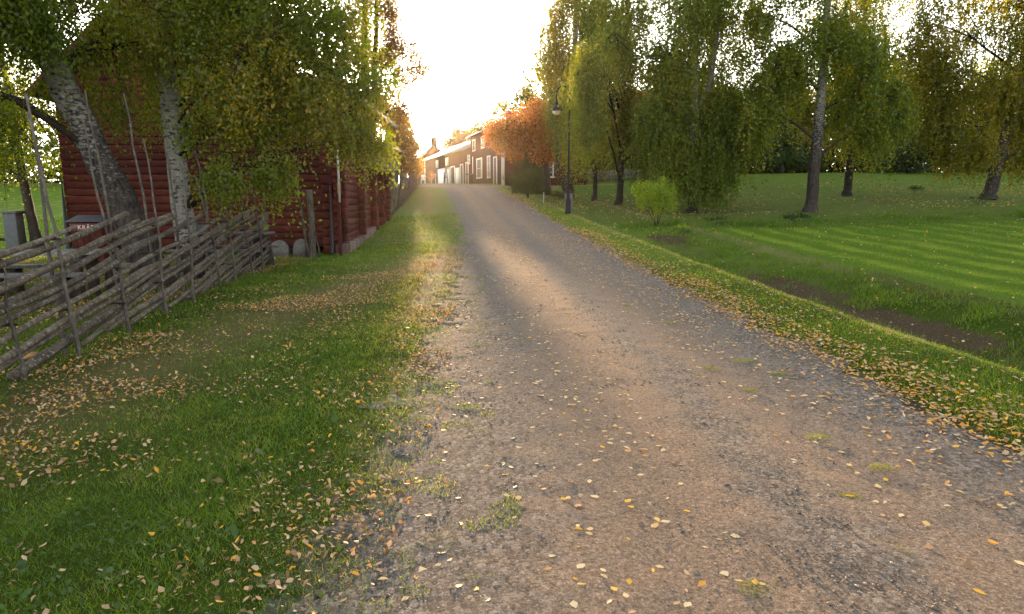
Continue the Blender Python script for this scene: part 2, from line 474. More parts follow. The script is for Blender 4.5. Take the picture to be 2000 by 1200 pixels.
lawn = sstep(4.6, 5.2, latR) * (1 - sstep(23.5, 24.6, GY + .06 * (GX - 8)))
lawn = np.maximum(lawn, sstep(15.5, 18, GY) * (GX < -11) * .8)
verge = (latR > .25) & (latR < 1.35)
lawn = np.where(verge, .35, lawn)
dirt = np.where(onroad, 1, dirt_amt(GX, GY))
dry = dry_amt(GX, GY) + .95 * np.exp(-((latR - 1.28) / .15) ** 2) + .8 * np.exp(-((latR - 4.75) / .28) ** 2) \
    + .14 * sstep(26, 28, GY) * (GX > 2) * (1 - sstep(36, 44, GY)) \
    + .7 * np.exp(-((latL - 1.5 - .12 * np.sin(GY * .9)) / .16) ** 2) * sstep(15, 17, GY) * (1 - sstep(50, 60, GY)) * (1 - onr(GX, GY))
gm = MB()
ny, nx = GX.shape
idx = np.arange(ny * nx).reshape(ny, nx)
F = np.stack([idx[:-1, :-1], idx[:-1, 1:], idx[1:, 1:], idx[1:, :-1]], -1).reshape(-1, 4)
grav = sstep(-.6, -.2, latL) * (1 - sstep(1.2, 1.8, latL))
gm.add(np.stack([GX, GY, GZ], -1).reshape(-1, 3), F)
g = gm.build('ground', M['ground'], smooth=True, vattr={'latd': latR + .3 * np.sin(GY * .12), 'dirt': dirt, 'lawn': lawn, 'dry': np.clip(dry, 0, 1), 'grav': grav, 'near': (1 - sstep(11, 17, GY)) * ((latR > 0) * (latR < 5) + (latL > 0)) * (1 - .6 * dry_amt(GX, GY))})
tag(g, kind='structure')

# ------------------------------------------------------------------ gravel road and yard
ys2 = axis(-20, .6, 16, 63, .06, 1.04, .8)
ss = np.linspace(-.40, 1.11, 96)
SS, YY = np.meshgrid(ss, ys2)
L_, R_ = XL(YY), XR(YY)
XX = L_ + SS * (R_ - L_)
wl_ = .14 * (1 - sstep(15, 22, YY) * .8)
edge = np.minimum(SS * 4.0 + wl_ + .40 * (vnoise(XX, YY, 1.7, 44) - .5) + .55 * (vnoise(XX, YY, 6.0, 45) - .5) + .35 * (vnoise(XX, YY, 15, 46) - .5), (1 - SS) * 4.0)
zz = terrain(XX, YY) + .012 - .05 * (1 - sstep(-.28, .06, edge + .30 * (vnoise(XX, YY, 3.1, 3) - .5) + .35 * (vnoise(XX, YY, .8, 4) - .5)))
zz += .010 * (vnoise(XX, YY, 6, 2) - .5) + .006 * (vnoise(XX, YY, 14, 8) - .5)
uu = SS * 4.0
rut = -.03 * np.exp(-((uu - 1.25) / .3) ** 2) - .03 * np.exp(-((uu - 2.9) / .3) ** 2) + .012 * np.exp(-((uu - 2.0) / .3) ** 2)
zz += rut * (edge > 0)
rm = MB(); ny, nx = XX.shape; idx = np.arange(ny * nx).reshape(ny, nx)
rm.add(np.stack([XX, YY, zz], -1).reshape(-1, 3), np.stack([idx[:-1, :-1], idx[:-1, 1:], idx[1:, 1:], idx[1:, :-1]], -1).reshape(-1, 4))
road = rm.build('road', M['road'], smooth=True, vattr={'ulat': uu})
tag(road, kind='structure')
yx = np.linspace(-16, 9, 90); yy = np.linspace(54.5, 64, 40)
XX, YY = np.meshgrid(yx, yy)
low = np.interp(XX, [-16, -9, -6.5, -2, 1, 9], [59, 57, 54.5, 54.5, 55.2, 56.5]); hi = np.interp(XX, [-16, -9, -3, 0, 9], [64, 63, 57.6, 56.4, 58.2])
e = np.minimum(YY - low, hi - YY) + .3 * (vnoise(XX, YY, 1.1) - .5)
zz = terrain(XX, YY) + .020 - .12 * (1 - sstep(-.3, .2, e))
rm = MB(); ny, nx = XX.shape; idx = np.arange(ny * nx).reshape(ny, nx)
rm.add(np.stack([XX, YY, zz], -1).reshape(-1, 3), np.stack([idx[:-1, :-1], idx[:-1, 1:], idx[1:, 1:], idx[1:, :-1]], -1).reshape(-1, 4))
tag(rm.build('yard', M['road'], smooth=True, vattr={'ulat': 1.4 + 0 * XX}), kind='structure')

# ------------------------------------------------------------------ scatter sampling
def scatter(bands, dens_fn, margin=2.4, xlim=(-60, 60)):
    out = []
    for (y0, y1, mx) in bands:
        hw = .84 * y1 + margin
        x0, x1 = max(-hw, xlim[0]), min(hw, xlim[1])
        n = int((x1 - x0) * (y1 - y0) * mx)
        X = rng.uniform(x0, x1, n); Y = rng.uniform(y0, y1, n)
        k = (np.abs(X) < .84 * Y + margin)
        X, Y = X[k], Y[k]
        p = dens_fn(X, Y)
        k = rng.random(len(X)) < p
        out.append((X[k], Y[k]))
    return np.concatenate([o[0] for o in out]), np.concatenate([o[1] for o in out])

def blades(X, Y, h, wd, lean=.5):
    n = len(X); Z = terrain(X, Y) - .004 + .012 * ((XL(Y) - X < 1.2) & (XL(Y) - X > -1))
    a = rng.uniform(0, 2 * math.pi, n)
    dx, dy = np.cos(a) * wd / 2, np.sin(a) * wd / 2
    l = rng.normal(0, 1, (n, 2)) * (h * lean)[:, None]
    V = np.empty((n, 3, 3))
    V[:, 0] = np.stack([X - dx, Y - dy, Z], -1)
    V[:, 1] = np.stack([X + dx, Y + dy, Z], -1)
    V[:, 2] = np.stack([X + l[:, 0], Y + l[:, 1], Z + h], -1)
    return V.reshape(-1, 3), np.arange(3 * n).reshape(n, 3)

def grass_p(X, Y):
    d = X - XR(Y); dl = XL(Y) - X
    p = np.ones_like(X)
    p *= 1 - np.clip(dirt_amt(X, Y) * 1.15 + (vnoise(X, Y, 7, 3) - .5) * .9 * (dirt_amt(X, Y) > .02), 0, 1)
    road_ = (d < .02) & (dl < .02)
    tuft = (vnoise(X, Y, 5.5, 7) > .72) & ((dl > -.45) & (dl < .8)) & (vnoise(X, Y, 1.3, 2) > .35)
    tuft |= (vnoise(X, Y, 6.5, 17) > .80) & ((dl > -.9) & (dl < 0)) & (Y < 4.5)
    p = np.where(road_, 0, p)
    p = np.where(tuft, .8, p)
    p = np.where((dl > -.1) & (dl < 1.1), np.maximum(p, .75 * (vnoise(X, Y, 4.5, 27) > .52 - .2 * dl) * (dl > .05)), p)
    p *= 1 - .78 * np.clip(dry_amt(X, Y), 0, 1)
    return np.clip(p, 0, 1)

left_only = lambda X, Y: grass_p(X, Y) * (X < XL(Y) + .6)
X, Y = scatter([(1.5, 3.2, 7000), (3.2, 5, 4200), (5, 8, 2300), (8, 13, 900), (13, 20, 330), (20, 32, 110)], left_only)
hh = np.interp(Y, [2, 8, 20, 32], [.030, .036, .05, .06]) * rng.uniform(.5, 1.5, len(X)) * (.7 + .7 * vnoise(X, Y, 1.6, 4)) * (1 - .5 * (XL(Y) - X < .8))
fx = np.interp(X, [-6.2, -5.0, -4.4], [1, 1.3, 1])
V_, F_ = blades(X, Y, hh * fx, np.interp(Y, [2, 5, 10, 20, 32], [.0035, .005, .009, .018, .03]), .7)
mb = MB().add(V_, F_)
tone = np.clip(.60 * rng.random(len(X)) + .35 * vnoise(X, Y, 1.1, 6) + .45 * (vnoise(X, Y, 6, 61) - .5) + .02 + .35 * dry_amt(X, Y) * rng.random(len(X)) + .25 * (XL(Y) - X < .9) * rng.random(len(X)), 0, 1)
tag(mb.build('grass', M['blade'], face_rnd=tone), 'short green grass with trampled patches between the pole fence and the gravel road', 'grass', kind='stuff')

right_only = lambda X, Y: grass_p(X, Y) * (X - XR(Y) > -.05)
rv = lambda X, Y: right_only(X, Y) * (X - XR(Y) < 1.5)
X, Y = scatter([(1.2, 3, 2500), (3, 5, 4500), (5, 8, 2600), (8, 13, 1000), (13, 20, 420), (20, 34, 150)], rv, xlim=(1, 14))
hh = np.interp(Y, [3, 8, 20, 32], [.028, .03, .035, .05]) * rng.uniform(.5, 1.5, len(X))
V_, F_ = blades(X, Y, hh, np.interp(Y, [2, 5, 10, 20, 32], [.004, .006, .010, .018, .03]), .6)
tone = np.clip(.6 * rng.random(len(X)) + .45 * vnoise(X, Y, 1.3, 6) + .75 * np.exp(-((X - XR(Y) - 1.28) / .13) ** 2) * rng.random(len(X)), 0, 1)
tag(MB().add(V_, F_).build('verge_grass', M['blade_bright'], face_rnd=tone), 'bright mown grass on the narrow verge beside the gravel road', 'grass', kind='stuff')

def dp(X, Y):
    d = X - XR(Y)
    return right_only(X, Y) * (d > 1.5) * (d < 5.0) * (1 - sstep(23, 26, Y)) * (.35 + .9 * (vnoise(X, Y, 1.8, 21) > .42)) * np.interp(d, [1.5, 2, 3.3, 3.8, 4.3, 5], [.8, .10, .25, .9, 1, .5]) + (d > 1.9) * (d < 4) * .7 * (vnoise(X, Y, 2.4, 77) > .68) * (1 - sstep(23, 26, Y))
X, Y = scatter([(1.5, 4, 900), (4, 8, 1500), (8, 13, 800), (13, 20, 420), (20, 26, 200)], dp, xlim=(2, 22))
cl = np.maximum(vnoise(X, Y, 2.3, 11), vnoise(X, Y, 2.4, 77))
hh = (.035 + .10 * sstep(.45, .85, cl)) * rng.uniform(.4, 1.3, len(X))
V_, F_ = blades(X, Y, hh, np.interp(Y, [5, 10, 20], [.009, .013, .022]), .5)
tone = np.clip(.5 * rng.random(len(X)) + .3 * vnoise(X, Y, 1.3, 6) + .1, 0, 1)
tag(MB().add(V_, F_).build('ditch_grass', M['blade'], face_rnd=tone), 'longer tufted grass growing on the banks of the ditch', 'grass', kind='stuff')

# rough uncut strip between the striped lawn and the birches
def rp(X, Y):
    yc = 25.6 - .06 * (X - 8)
    return (X > XR(Y) + 2.2) * np.exp(-((Y - yc) / 1.1) ** 2) * (.25 + .9 * (vnoise(X, Y, .9, 31) > .5))
X, Y = scatter([(22, 29, 260)], rp, xlim=(3, 40))
cl = vnoise(X, Y, .9, 31)
V_, F_ = blades(X, Y, (.07 + .28 * sstep(.5, .95, cl)) * rng.uniform(.4, 1.2, len(X)), np.full(len(X), .03), .5)
tag(MB().add(V_, F_).build('rough_grass', M['blade'], face_rnd=np.clip(.5 * rng.random(len(X)) + .15, 0, 1)), 'dark uncut grass strip between the striped lawn and the birches', 'grass', kind='stuff')

# short turf on the striped lawn (nearest part)
lp = lambda X, Y: (X - XR(Y) > 4.8) * (Y < 24) * .9
X, Y = scatter([(3, 7, 420), (7, 12, 420), (12, 18, 200), (18, 25, 100)], lp, xlim=(6, 34))
la = X - XR(Y) + .3 * np.sin(Y * .12)
V_, F_ = blades(X, Y, rng.uniform(.02, .045, len(X)), np.interp(Y, [7, 12, 25], [.012, .02, .035]), .7)
tag(MB().add(V_, F_).build('lawn_grass', M['blade_bright'], face_rnd=np.clip(.35 * rng.random(len(X)) + .25 + .3 * np.sin(5.6 * la), 0, .93)), 'short mown grass of the striped lawn beyond the ditch', 'grass', kind='stuff')

# clover and small broad leaves in the left foreground
cp = lambda X, Y: grass_p(X, Y) * (X < XL(Y) - .2) * (vnoise(X, Y, 1.4, 41) > .42) * (1 - dry_amt(X, Y))
X, Y = scatter([(1.6, 3.5, 420), (3.5, 6, 200), (6, 9, 60)], cp)
n_ = len(X); sz = rng.uniform(.005, .011, n_) * np.interp(Y, [2, 9], [1, 1.5]); sz[rng.random(n_) < .015] *= 2.4
th = np.linspace(0, 2 * math.pi, 7)[:-1]
az = rng.uniform(0, 6.28, n_); tilt = rng.normal(0, .45, (n_, 2))
lx = np.cos(th)[None] * sz[:, None] * 1.2; ly = np.sin(th)[None] * sz[:, None]
wx = lx * np.cos(az)[:, None] - ly * np.sin(az)[:, None]; wy = lx * np.sin(az)[:, None] + ly * np.cos(az)[:, None]
wz = wx * tilt[:, :1] + wy * tilt[:, 1:]
V_ = np.stack([X[:, None] + wx, Y[:, None] + wy, (terrain(X, Y) + rng.uniform(.012, .035, n_))[:, None] + wz], -1).reshape(-1, 3)
tag(MB().add(V_, np.arange(6 * n_).reshape(n_, 6)).build('clover', M['clover'], face_rnd=True), 'dark green clover and small broad leaves low in the near grass', 'clover', kind='stuff')

# fallen leaves
LSH = np.array([[-.5, 0, 0], [.5, 0, 0], [-.16, .33, 1], [.22, .25, .8], [-.16, -.33, 1], [.22, -.25, .8]])
def ground_leaves(X, Y, size, tone, name, label, flat=.35, lift=.008, steep=None):
    n = len(X)
    az = rng.uniform(0, 2 * math.pi, n)
    L = np.repeat(LSH[None], n, 0)
    L[:, :, 1] *= rng.uniform(.55, 1.15, n)[:, None]
    L[:, :, 2] *= (rng.normal(.04, .16, n) * min(1, flat * 4))[:, None]
    L[:, 1, 2] += rng.normal(0, .14, n) * min(1, flat * 4)
    L[:, 2:, :2] *= 1 + rng.normal(0, .16, (n, 4, 2))
    L *= size[:, None, None]
    t = rng.normal(0, flat, (n, 2))
    wx = L[..., 0] * np.cos(az)[:, None] - L[..., 1] * np.sin(az)[:, None]
    wy = L[..., 0] * np.sin(az)[:, None] + L[..., 1] * np.cos(az)[:, None]
    wz = L[..., 2] + wx * t[:, :1] + wy * t[:, 1:]
    mn = wz.min(1)
    Z = terrain(X, Y)[:, None] + wz - mn[:, None] * .8 + lift * rng.random(n)[:, None] * 2 + lift
    V = np.stack([X[:, None] + wx, Y[:, None] + wy, Z], -1).reshape(-1, 3)
    b = np.arange(n)[:, None] * 6
    Fa = b + np.array([0, 4, 5, 1]); Fb = b + np.array([0, 1, 3, 2])
    Ff = np.stack([Fa, Fb], 1).reshape(-1, 4)
    return tag(MB().add(V, Ff).build(name, M['ground_leaf'], face_rnd=np.repeat(tone, 2)), label, 'leaves', kind='stuff')

def bands_for(mx): return mx
def road_leaf(X, Y):
    d = XR(Y) - X; dl = X - XL(Y)
    base = np.interp(Y, [2, 6, 9, 13, 20, 30, 50], [.085, .10, .17, .4, .42, .12, .03])
    return onr(X, Y) * (base * (.3 + 1.3 * vnoise(X, Y, .8, 51)) + .22 * np.exp(-dl / .35) * (Y < 20)) 
X, Y = scatter([(1.6, 9, 420), (9, 22, 200), (22, 55, 50)], road_leaf)
sz = rng.uniform(.030, .058, len(X)) * np.interp(Y, [2, 10, 20, 50], [1, .95, 1.1, 1.6])
tn = np.where(rng.random(len(X)) < .6, rng.uniform(.8, 1, len(X)), rng.random(len(X))); tn = np.where((tn < .92) & (tn > .8) & (rng.random(len(X)) < .6), .98, tn)
ground_leaves(X, Y, sz, tn, 'road_leaves', 'pale yellow and tan birch leaves scattered over the gravel road', .07, .004)

def edge_leaf(X, Y):
    d = X - XR(Y)
    return np.clip((1.7 * np.exp(-((d - .12 - .2 * (vnoise(X, Y, .7, 3) - .5)) / .27) ** 2) * (.35 + 1.1 * vnoise(X, Y, 2.2, 61)) + .12 * (d > 0) * (d < 1.4) + .06 * (d > -.9) * (d < 0)), 0, 1)
X, Y = scatter([(1.2, 2.4, 500), (2.4, 6, 760), (6, 12, 600), (12, 24, 260), (24, 50, 60)], edge_leaf, xlim=(-6, 5.5))
sz = rng.uniform(.026, .052, len(X)) * np.interp(Y, [2, 10, 20, 50], [1, 1.1, 1.5, 2.2])
ground_leaves(X, Y, sz, np.clip(rng.beta(1.6, 1.2, len(X)), 0, 1), 'edge_leaves', 'thick band of orange and pale leaves along the right edge of the road', .20, .010)

def left_leaf(X, Y):
    dl = XL(Y) - X
    a = .10 + .95 * dry_amt(X, Y) + .28 * np.exp(-((dl - .3) / .45) ** 2)
    a = a * (.15 + 1.7 * sstep(.35, .8, vnoise(X, Y, 1.5, 71)))
    far_ = 1 - .85 * sstep(15, 19, Y)
    return np.clip(a * far_ * (dl > 0), 0, 1)
X, Y = scatter([(1.6, 5, 820), (5, 10, 950), (10, 20, 480), (20, 40, 30)], left_leaf)
sz = rng.uniform(.014, .040, len(X)) * np.interp(Y, [2, 10, 20, 50], [1, 1, 1.2, 2])
ground_leaves(X, Y, sz, rng.beta(1.1, 1.5, len(X)), 'lawn_leaves', 'brown and yellow fallen leaves lying in the grass left of the road', .38, .010)

def right_leaf(X, Y):
    d = X - XR(Y)
    a = .05 * (d > 1.4) * (d < 5) + .03 * (d >= 5) * (Y < 26)
    a = a + (Y > 27) * (d > 2) * (.30 * sstep(.4, .7, vnoise(X, Y, .25, 81)) + .04)
    return a
X, Y = scatter([(4, 12, 150), (12, 26, 60), (26, 46, 30)], right_leaf, xlim=(0, 60))
sz = rng.uniform(.03, .05, len(X)) * np.interp(Y, [5, 10, 20, 50], [1, 1.1, 1.6, 2.4])
ground_leaves(X, Y, sz, rng.beta(1.3, 1.2, len(X)), 'park_leaves', 'small pale leaves spread over the ditch and lawns on the right', .4, .03)

# loose stones on the road
def stone_p(X, Y):
    u = (X - XL(Y)) / (XR(Y) - XL(Y)) * 4
    return ((u > -.25) & (u < 4.1)) * (.25 + .75 * (vnoise(X, Y, 1.9, 91) > .5)) * (.55 + .9 * np.exp(-((u - 2.0) / .22) ** 2) + .8 * (u < .6))
X, Y = scatter([(1.6, 3.5, 4200), (3.5, 6, 2400), (6, 10, 900), (10, 17, 220)], stone_p, xlim=(-2.5, 4.2))
n_ = len(X)
sz = np.clip(rng.lognormal(-6.0, .55, n_), .0013, .014) * np.interp(Y, [2, 6, 16], [1, 1.25, 2])
O = np.array([[1, 0, 0], [0, 1, 0], [-1, 0, 0], [0, -1, 0], [0, 0, .75], [0, 0, -.7]])
V_ = O[None] * rng.uniform(.6, 1.3, (n_, 6, 1)) * sz[:, None, None]
az = rng.uniform(0, 6.28, n_)
c_, s_ = np.cos(az)[:, None], np.sin(az)[:, None]
V_ = np.stack([V_[..., 0] * c_ - V_[..., 1] * s_, V_[..., 0] * s_ + V_[..., 1] * c_, V_[..., 2]], -1)
u_ = (X - XL(Y)) / (XR(Y) - XL(Y)) * 4
zr_ = terrain(X, Y) + .010 - .03 * np.exp(-((u_ - 1.25) / .3) ** 2) - .03 * np.exp(-((u_ - 2.9) / .3) ** 2) + .012 * np.exp(-((u_ - 2.0) / .3) ** 2)
V_ += np.stack([X, Y, zr_ + sz * .25], -1)[:, None, :]
Fo = np.array([[0, 1, 4], [1, 2, 4], [2, 3, 4], [3, 0, 4], [1, 0, 5], [2, 1, 5], [3, 2, 5], [0, 3, 5]])
Ff = (np.arange(n_)[:, None, None] * 6 + Fo[None]).reshape(-1, 3)
def m_stones():
    m, t = mat('loose_stone'); n = N(t)
    c = n.ramp(n.attr('rnd'), [(0, (.05, .048, .05)), (.4, (.13, .115, .10)), (.75, (.22, .175, .13)), (1, (.36, .31, .27))])
    n.out(c, .85, None, .3); return m
M['stones'] = m_stones()
tag(MB().add(V_.reshape(-1, 3), Ff).build('gravel', M['stones'], face_rnd=np.repeat(rng.random(n_), 8)), 'loose small gravel stones lying on the near part of the road', 'gravel', kind='stuff')

# dry moss and grass clumps lying on the road
cm = MB(); tn = []
for (cx, cy) in [(2.35, 6.3), (1.9, 6.0), (2.5, 5.8), (2.05, 5.3), (1.62, 5.0), (2.7, 5.25), (1.15, 6.9), (1.5, 7.7), (2.1, 8.3), (1.05, 2.45), (1.75, 2.75), (2.1, 4.2), (1.3, 4.4), (2.25, 3.7), (1.85, 3.3), (.8, 8.9), (1.7, 9.6)]:
    k = 260; r_ = .035 + .05 * rng.random()
    a = rng.uniform(0, 6.28, k); q = np.sqrt(rng.random(k)) * r_
    X = cx + np.cos(a) * q * 1.5; Y = cy + np.sin(a) * q * .8
    V_, F_ = blades(X, Y, rng.uniform(.004, .016, k), np.full(k, .004), 1.6)
    V_[:, 2] += .008
    cm.add(V_, F_); tn.append(rng.uniform(.7, 1, k))
tag(cm.build('dry_moss', M['blade'], face_rnd=np.concatenate(tn)), 'flat tufts of dried moss and grass lying on the right wheel track', 'moss', kind='stuff')

# ------------------------------------------------------------------ roundpole fences
def roundpole(name, label, A, B, s0, s1, posts, H, rail_step, rail_slope, rr, pole_h, fam, sides=8, lat=.085, end_cap=True, ties=True):
    A = np.array(A, float); B = np.array(B, float)
    D = (B - A); Ltot = np.linalg.norm(D); D /= Ltot
    Nn = np.array([-D[1], D[0]])
    root = empty(name, gp(*A), label, 'fence')
    s = s0 - H / rail_slope
    k = 0
    while s < s1 - .8:
        sl = rail_slope * rng.uniform(.85, 1.15)
        h0 = rng.uniform(.0, .06)
        e = s + rng.uniform(.86, 1.06) * (H - h0) / sl
        a = max(s, s0); b = min(e, s1 + rng.uniform(-.15, .25))
        if b - a > .7:
            n = max(5, int((b - a) / .22))
            t = np.linspace(a, b, n)
            off = rng.uniform(-.028, .028) + .02 * np.sin(t * rng.uniform(.6, 1.6) + rng.uniform(0, 6))
            P = A[None] + t[:, None] * D[None] + off[:, None] * Nn[None]
            zg = np.interp(t, np.linspace(s0, s1, 12), [tz(*(A + q * D)) for q in np.linspace(s0, s1, 12)])
            z = zg + h0 + (t - s) * sl + .018 * np.sin(t * rng.uniform(1, 2.5) + rng.uniform(0, 6)) + rr[0]
            r = np.linspace(rr[1], rr[0], n) * rng.uniform(.8, 1.15)
            if rng.random() < .5: r = r[::-1]
            r = r * (1 + .22 * (rng.random(n) > .85)) * rng.uniform(.93, 1.07, n)
            m = MB().tube(np.column_stack([P, z]), r, sides, True, .12, attr=rng.random())
            # knots and snapped twig stubs
            for q in range(rng.integers(0, 4)):
                i = rng.integers(1, n - 1); c = np.array([*P[i], z[i]])
                dv = rng.normal(0, 1, 3); dv /= np.linalg.norm(dv)
                m.tube([c, c + dv * (r[i] + rng.uniform(.015, .05))], [.011, .006], 5, True, attr=rng.random())
            m.build('rail', M['rail'], root)
        s += rail_step * rng.uniform(.85, 1.15)
        k += 1
    for ps in posts:
        for sd_ in (1, -1):
            h = pole_h(ps, sd_)
            if h is None: continue
            q = ps + (0 if sd_ > 0 else rng.uniform(.05, .3))
            c = A + q * D + sd_ * lat * Nn * -1
            lx = -.105 + rng.uniform(-.03, .03); ly = rng.uniform(-.03, .05)
            n = 10; t = np.linspace(0, 1, n) * (h + .15) - .15
            wob = .012 * np.cumsum(rng.normal(0, 1, (n, 2)), 0)
            P = np.column_stack([c[0] + lx * (t * .6 + .25 * t * t / max(h, 1)) * (1 if sd_ > 0 else .8) + wob[:, 0] - lx * .4, c[1] + ly * t + wob[:, 1], tz(*c) + t])
            MB().tube(P, np.linspace(.024, .010, n) * rng.uniform(.85, 1.1), 7, True, .08, attr=np.full(n, rng.random())).build('pole', M['pole'], root, smooth=True)
        if ties:
            c = A + ps * D
            for hz_ in (.42, .85, 1.15):
                if hz_ > H: continue
                hz = hz_ + rng.uniform(-.08, .08)
                th = np.linspace(0, 2 * math.pi * 2, 22)
                P = np.column_stack([c[0] - .03 * hz + (lat + .032) * np.cos(th) * Nn[0] * 1 + .03 * np.sin(th) * D[0], c[1] + (lat + .032) * np.cos(th) * Nn[1] + .03 * np.sin(th) * D[1], tz(*c) + hz + np.linspace(-.012, .012, 22)])
                MB().tube(P, .006, 5, True, .1, attr=rng.random()).build('tie', M['twig'], root)
    return root

FA, FB = (-4.02, 3.2), (-5.62, 14.75)
fdir = np.array(FB) - np.array(FA); flen = np.linalg.norm(fdir); fdir /= flen
def s_at_px(px):
    # distance along the fence where its foot is seen at this bearing
    best, bs = 1e9, 0
    for q in np.linspace(0, flen, 500):
        c = np.array(FA) + q * fdir; z = tz(*c)
        dep = c[1] * math.cos(PITCH) - (z - CAMH) * math.sin(PITCH)
        e = abs(1000 + F_PX * c[0] / dep - px)
        if e < best: best, bs = e, q
    return bs
posts = [s_at_px(p) for p in (22, 128, 232, 306, 366, 415, 447, 474, 500, 527)]
tall = {0: (.95, None), 1: (2.35, 2.55), 2: (2.75, 2.45), 3: (2.3, 2.9), 4: (2.1, 2.2), 5: (2.3, 1.9), 6: (2.0, 2.2), 7: (1.8, 2.0), 8: (2.1, 1.8), 9: (2.1, 1.5)}
def ph(ps, sd_):
    i = min(range(len(posts)), key=lambda j: abs(posts[j] - ps))
    return tall[i][0 if sd_ > 0 else 1]
roundpole('roundpole_fence', 'long grey roundpole fence of slanting lichened rails and tall thin poles in the left foreground', FA, FB, -.6, flen + .02, posts, 1.27, .62, .142, (.026, .040), ph, 'near')
# far roundpole fence along the verge up to the crest
farposts = list(np.linspace(.4, 29.5, 30))
roundpole('roundpole_fence', 'low pale roundpole fence running uphill behind the log shed towards the sun', (-5.95, 30.4), (-8.55, 60.2), 0, 29.8, farposts, 1.3, .62, .33, (.030, .042), lambda p, s_: rng.uniform(1.2, 1.75), 'far', sides=5, ties=False)

# ------------------------------------------------------------------ log buildings
def log_wall(root, p0, p1, z0, z1, ch=.195, th=.2, stick=0, name='log_wall', matname='red', slope=None):
    """courses of hewn logs from p0 to p1; slope(t)->top height for gables"""
    p0 = np.array(p0, float); p1 = np.array(p1, float)
    D = p1 - p0; L = np.linalg.norm(D); D /= L; Nn = np.array([D[1], -D[0]])
    m = MB(); z = z0; i = 0
    while z < z1 - .02:
        h = min(ch * rng.uniform(.88, 1.12), z1 - z)
        a, b = -stick * (1 if i % 2 else .92), L + stick * (1 if i % 2 else .92)
        if slope is not None:
            lim = slope(z + h)
            if lim is None: break
            a, b = lim
        ns = max(2, int((b - a) / 1.2)); t = np.linspace(a, b, ns + 1)
        wob = rng.normal(0, .008, ns + 1)
        prof = np.array([[-th / 2, .003], [th / 2 * .90, .005], [th / 2 * 1.02, .016], [th / 2 * 1.035, h * .5], [th / 2 * 1.02, h - .014], [th / 2 * .90, h - .003], [-th / 2, h - .003]])
        base = p0[None] + t[:, None] * D[None]
        k = len(prof)
        V = np.empty((ns + 1, k, 3))
        V[:, :, :2] = base[:, None, :] + (prof[:, 0][None, :] + wob[:, None])[..., None] * Nn[None, None, :]
        V[:, :, 2] = z + prof[:, 1][None] + rng.normal(0, .004, (ns + 1, 1))
        ii = np.arange(ns)[:, None] * k; jj = np.arange(k)[None]; kk = (jj + 1) % k
        base_n = m.n
        m.add(V.reshape(-1, 3), np.stack([ii + jj, ii + k + jj, ii + k + kk, ii + kk], -1).reshape(-1, 4), rng.random())
        m.F.append(np.array([list(range(base_n + k - 1, base_n - 1, -1))])); m.F.append(np.array([list(range(base_n + ns * k, base_n + ns * k + k))]))
        z += h; i += 1
    return m.build(name, M[matname], root)

def stub_column(root, c, d, z0, z1, w=.22, t=.24, ch=.24):
    """protruding cross-log ends at a corner or inner wall; c centre on face, d outward direction"""
    m = MB(); z = z0; ang = math.atan2(d[1], d[0])
    while z < z1 - .05:
        h = ch * rng.uniform(.9, 1.1); q = t * rng.uniform(.85, 1.12)
        m.box((c[0] + d[0] * q / 2, c[1] + d[1] * q / 2, z + h / 2), (q, w * rng.uniform(.92, 1.05), h - .018), ang)
        z += h
    return m.build('log_end', M['red'], root, bevel=.014)

# main red log house behind the fence (gable end faces the camera)
hx0, hx1, hy0 = -12.15, -4.78, 17.8
hxs, hye = -5.42, 24.6                      # far end of the road-side wall
zb = tz(-6, 17.8) - .02
house = empty('log_house', (-8.5, 19, zb), 'tall red log house with a dark gable behind the leaning birch', 'house')
EAVE, RIDGE = zb + 4.45, zb + 7.7
log_wall(house, (hx0, hy0), (hx1 - .32, hy0), zb + .22, EAVE)
xm = (hx0 + hx1) / 2; hw = (hx1 - hx0) / 2
def gab(z):
    f = (z - EAVE) / (RIDGE - EAVE)
    if f > .95: return None
    return (hw * f, 2 * hw - hw * f - .3)
log_wall(house, (hx0, hy0), (hx1, hy0), EAVE, RIDGE, slope=gab, name='gable_wall')
sw = np.array([hxs - hx1, hye - hy0]); sl_ = np.linalg.norm(sw); swd = sw / sl_; swn = np.array([swd[1], -swd[0]])
log_wall(house, (hx1, hy0 - .1), (hxs, hye), zb + .22, EAVE)
log_wall(house, (hx0, hye), (hx0, hy0), zb + .22, EAVE)
MB().box(((hx0 + hx1) / 2, (hy0 + hye) / 2 + .15, zb + .0), (hx1 - hx0 - .5, hye - hy0 - .35, .5)).build('foundation', M['foundation'], house)
# stone footing stepping up along the road side
fm = MB()
for q in np.linspace(.3, sl_ - .3, 9):
    c = np.array([hx1, hy0]) + swd * q + swn * .06
    fm.box((c[0], c[1], tz(c[0] + .2, c[1]) + .06), (.34, .8, .36 + .1 * rng.random()), math.atan2(swd[1], swd[0]) + math.pi / 2)
fm.build('stone_footing', M['foundation'], house, bevel=.02)
stub_column(house, (hx1 - .25, hy0 - .08), (0, -1), zb + .05, EAVE, .28, .17)
stub_column(house, (hx1 + .02, hy0 + .12), (.995, -.1), zb + .1, EAVE, .24, .20)
for q in (3.3, sl_ - .25):
    c = np.array([hx1, hy0]) + swd * q + swn * .1
    stub_column(house, c, swn, tz(c[0] + .2, c[1]) + .25, EAVE, .26, .22)
